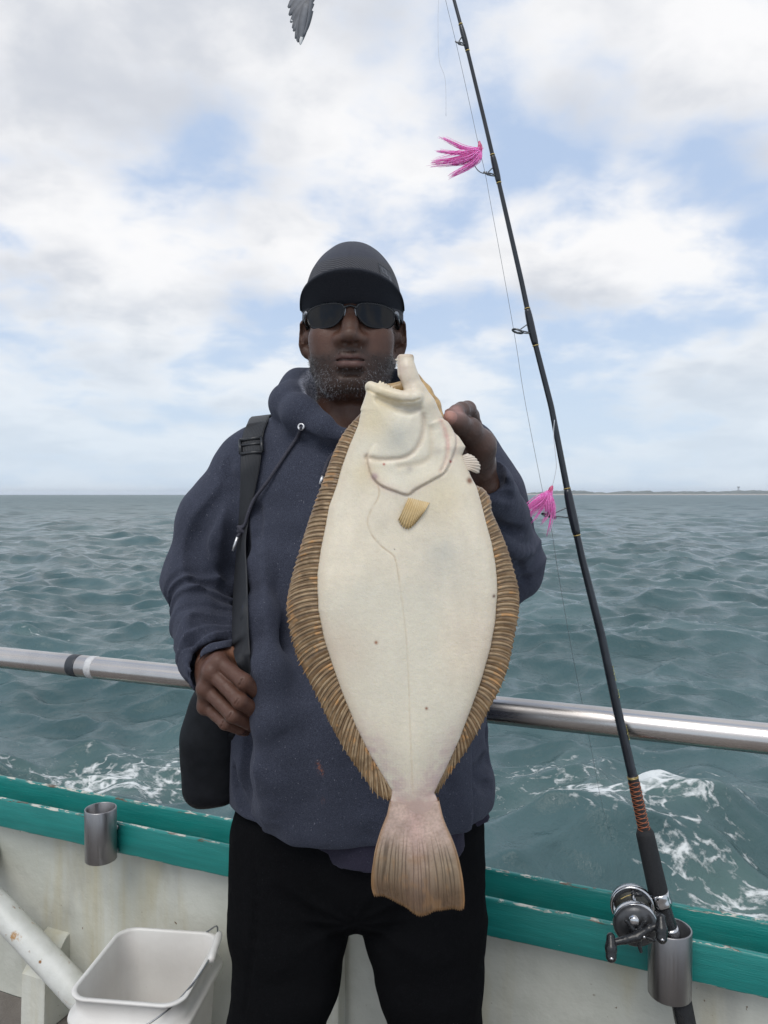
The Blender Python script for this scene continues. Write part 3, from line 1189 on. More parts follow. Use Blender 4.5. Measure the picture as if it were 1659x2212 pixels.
chinfold = field(line_d(fx(spline([c1(*p) for p in [(680, 1215), (780, 1265), (880, 1300), (960, 1290)]], 44))), HLO, FHI, 0.0008)
latl = field(line_d(fx(spline([c2(*p) for p in [(650, 935), (672, 965), (687, 1005), (680, 1060), (630, 1150), (605, 1220), (615, 1265), (640, 1320), (700, 1390), (780, 1450), (800, 1500)]] + [c5(*p) for p in [(790, 320), (805, 430), (830, 620), (845, 800), (855, 1000), (862, 1200), (870, 1400), (876, 1540), (885, 1700)]], 80))), FLO, FHI, 0.0007)


def build_fish():
    FY = FD
    root = thing('flatfish', tuple(W(903, 1980, FD)), 'large flatfish held up by its head showing its cream blind side', 'fish')
    S = Sdf()
    lo = np.array([body_poly[:, 0].min() - .02, FY - .05, body_poly[:, 1].min() - .02])
    hi = np.array([body_poly[:, 0].max() + .02, FY + .06, body_poly[:, 1].max() + .02])

    ztail = W(900, 1800, FD)[2]; zped = W(900, 1650, FD)[2]

    def body(P):
        d2 = body_d2(P[:, 0], P[:, 2])
        s = np.clip(-d2, 0, 1)
        w = 0.075
        q = np.clip(s / w, 0, 1)
        pt = sstep(P[:, 2], ztail - 0.01, zped + 0.05)       # thins towards the tail
        p2_ = sstep(P[:, 2], W(0, 1798, FD)[2], W(0, 1690, FD)[2])
        Tf = 0.0010 + 0.0018 * p2_ + (0.007 + 0.012 * pt) * p2_ * np.sqrt(1 - (1 - q) ** 2 + 1e-6)
        Tb = 0.0010 + 0.0018 * p2_ + (0.008 + 0.016 * pt) * p2_ * np.sqrt(1 - (1 - q) ** 2 + 1e-6)
        y = P[:, 1] - FY
        dy = np.where(y < 0, -y - Tf, y - Tb)
        return np.maximum(d2, dy * 0.9)
    S._add(body, lo, hi, 0.0, 'u')
    P1 = lambda x, y, dy=0.0: np.array([W(*c1(x, y), FD)[0], FY + dy, W(*c1(x, y), FD)[2]])
    # upper jaw and snout
    S.chain([P1(868, 950, -.003), P1(880, 1000, -.004), P1(893, 1060, -.004), P1(935, 1170, -.004), P1(985, 1260, -.003), P1(1040, 1360, 0)], [.0060, .0085, .0100, .0125, .0150, .015], 0.006)
    S.box(P1(868, 985, -.003), (.0096, .0058, .0140), .0034, 0.004)
    S.cap(P1(826, 934, -.001), P1(900, 932, -.003), .0034, .0036, 0.003)
    # eyed side of the head showing past the edge
    S.chain([P1(940, 1050, .012), P1(1005, 1150, .016), P1(1065, 1240, .017), P1(1105, 1320, .014)], [.006, .0085, .0085, .006], 0.006)
    # lower jaw with the maxilla's broad end
    S.chain([P1(628, 1122, -.004), P1(700, 1158, -.009), P1(800, 1196, -.0135), P1(880, 1215, -.0160), P1(938, 1214, -.0160)], [.0046, .0054, .0070, .0088, .0092], 0.0030)
    S.chain([P1(618, 1130, -.002), P1(700, 1190, -.006), P1(800, 1235, -.008)], [.005, .0075, .007], 0.006)
    # far lip behind the gape
    S.chain([P1(665, 1118, .012), P1(760, 1135, .016), P1(850, 1110, .014)], [.0045, .007, .007], 0.004)
    for k in range(9):
        p = P1(812 + k * 5.5, 945 + k * 22, -.004)
        S.cap(p, p + np.array([-.0028, 0, .0004]), .0016, .0005, 0.001)
    for k in range(7):
        p = P1(690 + k * 20, 1112 + k * 9, -.008)
        S.cap(p, p + np.array([0.0006, 0, .0030]), .0014, .0005, 0.001)

    def relief(P, d):
        y = P[:, 1] - FY
        fr = sstep(-y, 0.0, 0.004)
        X, Z = P[:, 0], P[:, 2]
        zh = W(800, 1090, FD)[2]
        g = np.zeros_like(d)
        m = Z > zh
        if m.any():
            x, z = X[m], Z[m]
            od = operc_d(x, z)
            e = operc_edge(x, z)
            r = 0.0032 * sstep(-od, -0.0005, 0.0022) * sstep(e, 0.024, 0.0) * (od < 0.001)
            gg = -r + 0.0014 * np.exp(-((od - 0.0010) / 0.0012) ** 2) * sstep(e, 0.008, 0.0)
            gg += 0.0022 * np.exp(-(preop(x, z) / 0.0032) ** 2) + 0.0012 * np.exp(-(groove2(x, z) / 0.004) ** 2)
            gg += 0.0018 * np.exp(-(memb(x, z) / 0.0022) ** 2)
            gg += 0.0012 * np.exp(-(jawline(x, z) / 0.0012) ** 2) + 0.0038 * np.exp(-(chinfold(x, z) / 0.0045) ** 2)
            g[m] = gg
        # muscle chevrons and wet unevenness
        Q = np.stack([X * 1.0, np.zeros_like(X), Z * 0.45], 1)
        g += 0.0011 * fbm(Q, 42.0, 2) + 0.0016 * fbm(Q, 14.0, 2, 4.0)
        ll = latl(X, Z)
        g += 0.0005 * np.exp(-(ll / 0.0011) ** 2)
        mid = W(872, 1500, FD)[0]
        g += 0.0012 * np.exp(-((X - mid) / 0.010) ** 2) * sstep(Z, W(0, 1250, FD)[2], W(0, 1450, FD)[2])
        return d + g * fr * 0.9
    S.post.append(relief)
    V, F = S.mesh(0.00135, margin=0.004)

    def paint(V):
        X, Y, Z = V[:, 0], V[:, 1] - FY, V[:, 2]
        n1 = fbm(V, 30, 3); n2 = fbm(V, 140, 2, 3.0); n3 = fbm(V, 9, 2, 8.0)
        c = np.empty((len(V), 3)); c[:] = (0.78, 0.70, 0.555)
        d2 = body_d2(X, Z)
        c *= (1 + 0.09 * n1 + 0.06 * n2)[:, None]
        ms = fbm(np.stack([X, Y * 0, Z * 0.35 + np.abs(X - W(872, 0, FD)[0]) * 0.5], 1), 120, 2, 6.0)
        c *= (1 + 0.06 * ms)[:, None]

        def blend(colr, w):
            nonlocal c
            c = c * (1 - w[:, None]) + np.array(colr) * w[:, None]

        def blob(p, r):
            w = W(p[0], p[1], FD)
            return np.exp(-(((X - w[0]) ** 2 + (Z - w[2]) ** 2) / (r * r)))
        blend((0.68, 0.645, 0.53), np.clip(0.4 + n3 * 1.6, 0, 0.6))
        # grey where the gut shows through, pink towards the tail and along the lower edges
        blend((0.38, 0.39, 0.36), 0.62 * blob(c2(820, 640), 0.020) * (0.8 + n1))
        blend((0.46, 0.47, 0.43), 0.36 * blob(c2(1130, 1450), 0.022) * (0.8 + n1))
        blend((0.50, 0.49, 0.44), 0.30 * blob(c5(1050, 330), 0.04))
        zt = W(0, 1480, FD)[2]; zb = W(0, 1700, FD)[2]
        low = sstep(Z, zt, zb)
        edge = sstep(-d2, 0.042, 0.004)
        blend((0.56, 0.42, 0.40), np.clip(low * edge * 1.15 * (0.55 + n2 * 1.0 + 0.4 * n1), 0, 0.7))
        scal = (np.sin(X * 1500 + Z * 900) * np.sin(X * 1500 - Z * 900) > 0.15)
        blend((0.36, 0.28, 0.30), np.clip(low * edge * 0.28, 0, 1) * scal)
        blend((0.59, 0.43, 0.37), np.clip(sstep(Z, W(0, 1660, FD)[2], W(0, 1760, FD)[2]) * (0.9 + 0.9 * n1 + 0.8 * n2) + sstep(Z, W(0, 1715, FD)[2], W(0, 1745, FD)[2]), 0, 1))
        blend((0.60, 0.49, 0.36), np.clip(sstep(-d2, 0.016, 0.002) * 0.4 * (1 - low), 0, 0.5))
        mott = np.clip((n2 + 0.5 * n1 - 0.06) * 4, 0, 1) * low * edge
        blend((0.42, 0.32, 0.33), mott * 0.18)
        # lines
        blend((0.46, 0.33, 0.18), (0.26 + 0.28 * sstep(Z, W(0, 1300, FD)[2], W(0, 1180, FD)[2])) * np.exp(-(latl(X, Z) / 0.0009) ** 2) * (Y < 0) * (0.9 + 1.2 * n2))
        top = Z > W(0, 1090, FD)[2]
        e = np.where(top, operc_edge(X, Z), 1)
        blend((0.34, 0.22, 0.18), 0.42 * np.exp(-(e / 0.0011) ** 2) * (0.7 + 1.6 * n1))  # crease shade of the gill slit put into the skin colour
        blend((0.60, 0.44, 0.38), 0.35 * np.exp(-(e / 0.006) ** 2) * (0.7 + 1.6 * n1))
        blend((0.46, 0.36, 0.27), 0.55 * np.exp(-(np.where(top, preop(X, Z), 1) / 0.0035) ** 2))
        blend((0.52, 0.42, 0.29), 0.40 * np.exp(-(np.where(top, groove2(X, Z), 1) / 0.004) ** 2))
        blend((0.58, 0.33, 0.28), 0.55 * np.exp(-(np.where(top, memb(X, Z), 1) / 0.0035) ** 2) * (0.8 + 1.5 * n2))
        blend((0.40, 0.35, 0.30), 0.50 * np.exp(-(np.where(top, chinfold(X, Z), 1) / 0.004) ** 2))  # shade beneath the jaw painted grey along the chin fold
        blend((0.50, 0.38, 0.20), 0.6 * np.exp(-(np.where(top, jawline(X, Z), 1) / 0.0013) ** 2))
        blend((0.68, 0.56, 0.33), 0.55 * blob(c1(700, 1200), 0.022) + 0.5 * blob(c2(640, 560), 0.02) + 0.5 * blob(c2(590, 900), 0.02) + 0.4 * blob(c2(1100, 1050), 0.03))
        blend((0.66, 0.50, 0.38), 0.35 * blob(c5(420, 800), 0.04) + 0.3 * blob(c5(1330, 760), 0.04))
        blend((0.30, 0.26, 0.24), 0.5 * blob(c2(890, 865), 0.0045) + 0.32 * blob(c2(1080, 745), 0.006))
        # brown rim and pink of the upper jaw
        rim = sstep(Z, W(*c1(860, 935), FD)[2], W(*c1(860, 922), FD)[2])
        blend((0.34, 0.22, 0.14), 0.7 * rim * (0.8 + n2))
        blend((0.62, 0.48, 0.40), 0.5 * blob(c1(840, 1010), 0.010) + 0.3 * blob(c1(880, 1120), 0.012))
        blend((0.52, 0.38, 0.30), 0.55 * np.exp(-((X - (W(*c1(826, 1000), FD)[0] + 0.10 * (W(0, c1(0, 1000)[1], FD)[2] - Z))) / 0.0016) ** 2) * (Z > W(*c1(0, 1110), FD)[2]))
        # specks
        for p, r, q in ((c5(655, 750), 0.0019, (0.28, 0.09, 0.02)), (c5(965, 1155), 0.0016, (0.22, 0.06, 0.02)), (c2(790, 1410), .0008, (.2, .17, .14)), (c2(1170, 815), .0015, (.35, .05, .04)), (c2(718, 835), .0014, (.4, .1, .07)), (c2(1305, 945), .0035, (.22, .1, .05)), (c5(1388, 472), .0018, (.12, .05, .02)), (c2(655, 920), .004, (.45, .32, .30))):
            blend(q, np.clip(1.3 * blob(p, r), 0, 0.95))
        # the brown eyed side
        back = sstep(Y + 0.35 * 0.006 * n1, 0.0035, 0.0075)
        br = np.where((n1 + n2 > 0.05)[:, None], np.array([[0.24, 0.16, 0.075]]), np.array([[0.13, 0.085, 0.04]]))
        br = br * (1 + 0.5 * n2[:, None])
        hd = sstep(Z, W(0, 960, FD)[2], W(0, 880, FD)[2])[:, None]
        br = br * (1 - hd) + np.array([[0.42, 0.27, 0.11]]) * (1 + 0.9 * n2[:, None]) * hd
        c = c * (1 - back[:, None]) + br * back[:, None]
        return np.clip(c, 0.01, 0.9)
    t = MT('fish_skin')
    f = t.noise(420, 3)
    cc = t.mix(t.ramp(f, 0.3, 0.7), t.attr(), t.mix(0.09, t.attr(), (0.30, 0.26, 0.22, 1)))
    t.set(Base_Color=cc, Roughness=t.ramp(t.noise(60, 4), 0.3, 0.7, 0.27, 0.48), Subsurface_Weight=0.12, Coat_Weight=0.30, Coat_Roughness=0.22)
    t.bsdf.inputs['Subsurface Radius'].default_value = (0.006, 0.004, 0.002)
    t.bsdf.inputs['Specular IOR Level'].default_value = 0.4
    b = t.bump(t.noise(900, 2), 0.4, 0.0007)
    t.bump(t.noise(150, 3), 0.4, 0.0014, b)
    obj('fish_body', V, F, t.m, root, colors=paint(V))

    # ---- fins
    mt = MT('fin_membrane')
    n = mt.noise(70, 4)
    spots = mt.ramp(mt.noise(48, 3, 0.5), 0.62, 0.70)
    c_ = mt.mix(mt.ramp(n, 0.35, 0.65), (0.165, 0.100, 0.050, 1), (0.270, 0.175, 0.090, 1))
    c_ = mt.mix(spots, c_, (0.36, 0.20, 0.085, 1))
    mt.set(Base_Color=c_, Roughness=0.28, Subsurface_Weight=0.15)
    mt.bsdf.inputs['Subsurface Radius'].default_value = (0.004, 0.002, 0.001)
    rt = MT('fin_ray')
    n = rt.noise(60, 4)
    spots = rt.ramp(rt.noise(46, 3, 0.5), 0.55, 0.65)
    c_ = rt.mix(rt.ramp(n, 0.35, 0.65), (0.27, 0.185, 0.108, 1), (0.40, 0.295, 0.185, 1))
    mot = rt.ramp(rt.noise(34, 4, 0.55, vec=rt.map((1, 1, 1), loc=(4, 2, 9))), 0.52, 0.66, 0, 0.75)
    c_ = rt.mix(mot, c_, (0.13, 0.085, 0.045, 1))
    c_ = rt.mix(spots, c_, (0.50, 0.28, 0.12, 1))
    at = rt.attr()
    c_ = rt.mix(0.85, c_, at, 'MULTIPLY')
    rt.set(Base_Color=c_, Roughness=0.30)
    rt.bump(rt.noise(300, 3), 0.3, 0.0006)

    def margin_fin(name, base, outer, nray, label, side, lean0, lean1):
        B = spline(base, 400); O = spline(outer, 400)
        Bx, Ox = fx(B), fx(O)
        nm = nray * 4 + 1
        ts = np.linspace(0, 1, nm)
        rows = 9
        V, F = [], []

        def ray(tt, phase=0.0):
            ib = min(399, tt * 399)
            io = min(399, max(0, tt + 0.045 * sstep(np.array(tt), 0.45, 0.95)) * 399)
            b_ = np.array([np.interp(ib, range(400), Bx[:, 0]), np.interp(ib, range(400), Bx[:, 1])])
            o_ = np.array([np.interp(io, range(400), Ox[:, 0]), np.interp(io, range(400), Ox[:, 1])])
            return b_, o_
        Ls = []
        for a, tt in enumerate(ts):
            b_, o_ = ray(tt)
            v = o_ - b_
            ln = np.linalg.norm(v)
            arch = np.array([0, 1.0]) * ln * (lean0 + (lean1 - lean0) * tt)
            ph = (a % 4) / 4.0
            sc = 0.965 + 0.022 * math.cos(2 * math.pi * ph) + 0.012 * math.sin(a * 1.7)
            for r in range(rows):
                q = r / (rows - 1)
                p = b_ - v * 0.05 + v * (1.05 * q * sc) + arch * math.sin(math.pi * min(1, q)) * 0.5
                cor = 0.0006 * math.cos(2 * math.pi * ph)
                yy = FY + 0.0008 + 0.010 * q * q * (0.6 + 0.6 * math.sin(tt * 5 + side)) + cor
                V.append((p[0], yy, p[1]))
        n0 = len(V)
        V += [(x, y + 0.0011, z) for x, y, z in V]
        for a in range(nm - 1):
            for r in range(rows - 1):
                i = a * rows + r
                F.append([i, i + rows, i + rows + 1, i + 1])
                F.append([n0 + i, n0 + i + 1, n0 + i + rows + 1, n0 + i + rows])
            i = a * rows + rows - 1
            F.append([i, i + rows, n0 + i + rows, n0 + i])
        fin = obj(name, V, F, mt.m, root)
        fin['label'] = label
        for k in range(nray + 1):
            tt = min(1.0, max(0.0, (k + random.uniform(-0.22, 0.22)) / nray))
            b_, o_ = ray(tt)
            v = o_ - b_
            ln = np.linalg.norm(v)
            if ln < 0.004: continue
            arch = np.array([0, 1.0]) * ln * (lean0 + (lean1 - lean0) * tt)
            pts, rad, cl = [], [], []
            w0 = 0.00190 * min(1.0, 0.50 + ln / 0.05) * random.uniform(0.92, 1.06)
            if nray > 60: w0 *= 0.95
            tipx = 0.965 + random.uniform(-0.03, 0.06)
            for r in range(9):
                q = r / 8
                p = b_ - v * 0.04 + v * (1.04 * q * tipx) + arch * math.sin(math.pi * min(1, q)) * 0.5
                if q > 0.8: p = p - np.array([0, 1.0]) * (q - 0.8) ** 1 * ln * 0.22
                yy = FY - 0.0002 + 0.010 * q * q * (0.6 + 0.6 * math.sin(tt * 5 + side))
                pts.append((p[0], yy, p[1])); rad.append(w0 * (1.0 - 0.30 * q) * (1 if q < 0.8 else (1 - (q - 0.8) / 0.2 * 0.78)) + 0.0001)
                br = 1.05 - 0.25 * q + (0.9 if q > 0.9 else 0)
                cl.append(br * random.uniform(0.92, 1.08))
            Vr, Fr = tube(pts, rad, 7)
            Vr = np.array(Vr)
            mid_y = np.repeat(np.array([p_[1] for p_ in pts]), 7)
            Vr[:, 1] = mid_y + (Vr[:, 1] - mid_y) * 0.34
            cc_ = np.repeat(np.array(cl), 7)
            warm = np.stack([cc_, cc_ * 0.97, cc_ * 0.92], 1)
            obj('fin_ray', Vr, Fr, rt.m, fin, colors=np.clip(warm, 0, 2.0))
        return fin
    margin_fin('dorsal_fin', B_LEFT, O_LEFT, 74, 'long brown fin along the edge beside the strap', 0.0, 0.10, 0.22)
    margin_fin('anal_fin', B_RIGHT, O_RIGHT, 58, 'long brown fin along the edge beside the rod', 2.0, 0.12, 0.20)

    # ---- tail
    TL, TR = spline(TAIL_L, 40), spline(TAIL_R, 40)
    TB = spline(TAIL_B, 121)
    top = spline([(843, 1728), (870, 1732), (900, 1734), (925, 1732), (948, 1726)], 121)
    V, F, CO = [], [], []
    rows = 26
    NA = 240
    TB = spline(TAIL_B, NA + 1); top = spline([(843, 1728), (870, 1732), (900, 1734), (925, 1732), (948, 1726)], NA + 1)
    for a in range(NA + 1):
        u = a / NA
        e = TB[a].copy()
        e[1] += 2.6 * math.sin(a * 1.05) * random.uniform(0.2, 1.0)
        for r in range(rows):
            q = r / (rows - 1)
            j = q * 39
            l_ = np.array([np.interp(j, range(40), TL[:, 0]), np.interp(j, range(40), TL[:, 1])])
            r_ = np.array([np.interp(j, range(40), TR[:, 0]), np.interp(j, range(40), TR[:, 1])])
            p = l_ * (1 - u) + r_ * u
            # bend the cross rows to the top and bottom outline
            yb = e[1] - (TAIL_L[-1][1] * (1 - u) + TAIL_R[-1][1] * u)
            yt = top[a][1] - (TAIL_L[0][1] * (1 - u) + TAIL_R[0][1] * u)
            p = p + np.array([0, yb * q ** 2 + yt * (1 - q)])
            xz = fx([p])[0]
            uw = u * 19 + 0.35 * math.sin(u * 23) + 0.12 * math.sin(u * 71) + 0.10 * math.sin(q * 9 + u * 40)
            gr = math.exp(-(((uw % 1.0) - 0.5) / 0.13) ** 2)
            gr2 = math.exp(-((((uw * 2 + 0.5) % 1.0) - 0.5) / 0.16) ** 2) * float(sstep(np.array(q), 0.6, 0.85)) * 0.6
            ridge = 0.35 - 1.1 * max(gr, gr2)
            th = 0.0036 * (1 - q) ** 1.5 + 0.0014
            rd_ = 0.0011 * ridge * sstep(np.array(q), 0.25, 0.6) * (1 - 0.3 * q)
            V.append((xz[0], FY - th - rd_ + 0.004 * q * math.sin(u * 5.0), xz[1]))
            n1 = random.uniform(-1, 1)
            base = np.array([0.60, 0.45, 0.38]) * (1 - sstep(np.array(q), 0.22, 0.62)) + np.array([0.255, 0.195, 0.135]) * sstep(np.array(q), 0.22, 0.62)
            base = base * (1 + 0.62 * ridge * float(sstep(np.array(q), 0.28 + 0.12 * math.sin(u * 31), 0.55)))
            dark = float(sstep(np.array(q), 0.58, 0.92)) * 0.85
            base = base * (1 - dark) + np.array([0.075, 0.040, 0.018]) * dark
            eg = max(float(np.exp(-(u / 0.035) ** 2)), float(np.exp(-((1 - u) / 0.035) ** 2)), 0.9 * float(np.exp(-((1 - q) / 0.014) ** 2)))
            base = base * (1 - 0.6 * eg) + np.array([0.34, 0.18, 0.07]) * 0.6 * eg
            pk = math.exp(-((u - 0.5) / 0.16) ** 2) * (1 - q) * 0.5
            base = base * (1 - pk) + np.array([0.62, 0.40, 0.37]) * pk
            CO.append(base)
    n0 = len(V)
    Vf = np.array(V); CO = np.array(CO)
    sp = fbm(Vf, 95, 2); CO *= (1 + 0.35 * sp)[:, None]
    orange = (fbm(Vf, 75, 2, 5.0) > 0.26) & (Vf[:, 2] < W(0, 1850, FD)[2])
    CO[orange] = CO[orange] * 0.6 + np.array([0.30, 0.17, 0.08]) * 0.4
    Vb = Vf.copy()
    Vb[:, 1] = 2 * FY - Vf[:, 1] + 0.001
    Vb[:, 1] = np.maximum(Vb[:, 1], Vf[:, 1] + 0.0012)
    for a in range(NA):
        for r in range(rows - 1):
            i = a * rows + r
            F.append([i, i + 1, i + rows + 1, i + rows])
            F.append([n0 + i, n0 + i + rows, n0 + i + rows + 1, n0 + i + 1])
        i = a * rows + rows - 1
        F.append([i, n0 + i, n0 + i + rows, i + rows])
    for a in (0, NA):
        for r in range(rows - 1):
            i = a * rows + r
            F.append([i, n0 + i, n0 + i + 1, i + 1] if a == 0 else [i, i + 1, n0 + i + 1, n0 + i])
    tt_ = MT('tail_skin')
    tt_.set(Base_Color=tt_.mix(tt_.ramp(tt_.noise(300, 4), 0.35, 0.7, 0, 0.3), tt_.attr(), (0.2, 0.13, 0.08, 1)), Roughness=0.36, Subsurface_Weight=0.1)
    tt_.bsdf.inputs['Subsurface Radius'].default_value = (0.004, 0.002, 0.001)
    tt_.bump(tt_.noise(260, 3), 0.3, 0.0008)
    tail = obj('tail_fin', np.vstack([Vf, Vb]), F, tt_.m, root, colors=np.clip(np.vstack([CO, CO * np.array([0.5, 0.42, 0.3])]), 0.01, 0.9))

    # ---- small fins: fans of rays
    def fan(name, root_pts, tip_pts, nray, mat, label, y0, y1, thick):
        R_, T_ = fx(spline(root_pts, nray * 4 + 1)), fx(spline(tip_pts, nray * 4 + 1))
        V, F = [], []
        rows = 8
        n = nray * 4 + 1
        for a in range(n):
            rid = math.cos(2 * math.pi * a / 4)
            for r in range(rows):
                q = r / (rows - 1)
                qq = q * (0.97 + 0.03 * rid)
                p = R_[a] * (1 - qq) + T_[a] * qq
                V.append((p[0], y0 + (y1 - y0) * q - 0.004 * math.sin(math.pi * q) - 0.0007 * rid * (0.4 + 0.6 * q), p[1]))
        n0 = len(V)
        V += [(x, y + thick, z) for x, y, z in V]
        for a in range(n - 1):
            for r in range(rows - 1):
                i = a * rows + r
                F.append([i, i + 1, i + rows + 1, i + rows]); F.append([n0 + i, n0 + i + rows, n0 + i + rows + 1, n0 + i + 1])
            i = a * rows + rows - 1
            F.append([i, n0 + i, n0 + i + rows, i + rows])
        for a in (0, n - 1):
            for r in range(rows - 1):
                i = a * rows + r
                F.append([i, n0 + i, n0 + i + 1, i + 1])
        o = obj(name, V, F, mat, root)
        o['label'] = label
        return o
    pm = plain('pectoral_yellow', (0.50, 0.34, 0.14, 1), (0.58, 0.43, 0.22, 1), 60, 0.35, 0, 0.001, 200)
    fan('pectoral_fin', [c2(890, 1048), c2(960, 1050), c2(1035, 1082)], [c2(812, 1215), c2(840, 1262), c2(880, 1277), c2(915, 1255), c2(965, 1195)], 11, pm, 'small yellow fin behind the gill cover', FY - 0.0205, FY - 0.0235, 0.0015)
    wm = plain('pelvic_cream', (0.60, 0.50, 0.40, 1), (0.66, 0.57, 0.47, 1), 60, 0.35, 0, 0.001, 200)
    fan('pelvic_fin', [c2(1250, 775), c2(1262, 815), c2(1290, 870)], [c2(1300, 755), c2(1345, 775), c2(1378, 815), c2(1390, 850), c2(1375, 895), c2(1335, 885)], 9, wm, 'small cream fin at the edge near the hand', FY - 0.006, FY + 0.002, 0.0013)
    return root


build_fish()
# ================================================================== the man
HCEN = W(762, 723, 1.39)                     # middle of the head at the ears


def Hd(x, y, z):
    """millimetres in the head's own frame: x to the right of the picture, y away from the face, z up"""
    return HCEN + np.array([x, y, z]) / 1000.0


PFOOT = np.array([-0.045, 1.40, 0.0])
person = thing('person', tuple(PFOOT), 'standing man in navy hoodie, cap and sunglasses holding up a flatfish', 'person')

# the strap-gripping hand
WR_L = W(460, 1444, 1.262)
KN_L = [W(473, 1430, 1.220), W(457, 1452, 1.216), W(445, 1488, 1.222), W(444, 1526, 1.236)]
PIP_L = [W(527, 1472, 1.186), W(518, 1514, 1.180), W(503, 1545, 1.188), W(487, 1562, 1.205)]
DIP_L = [W(556, 1497, 1.208), W(550, 1535, 1.204), W(538, 1562, 1.212), W(518, 1575, 1.222)]
TIP_L = [W(562, 1508, 1.235), W(556, 1545, 1.232), W(546, 1570, 1.236), W(530, 1582, 1.242)]
# the fish-holding hand
WR_R = W(1034, 1048, 1.135)


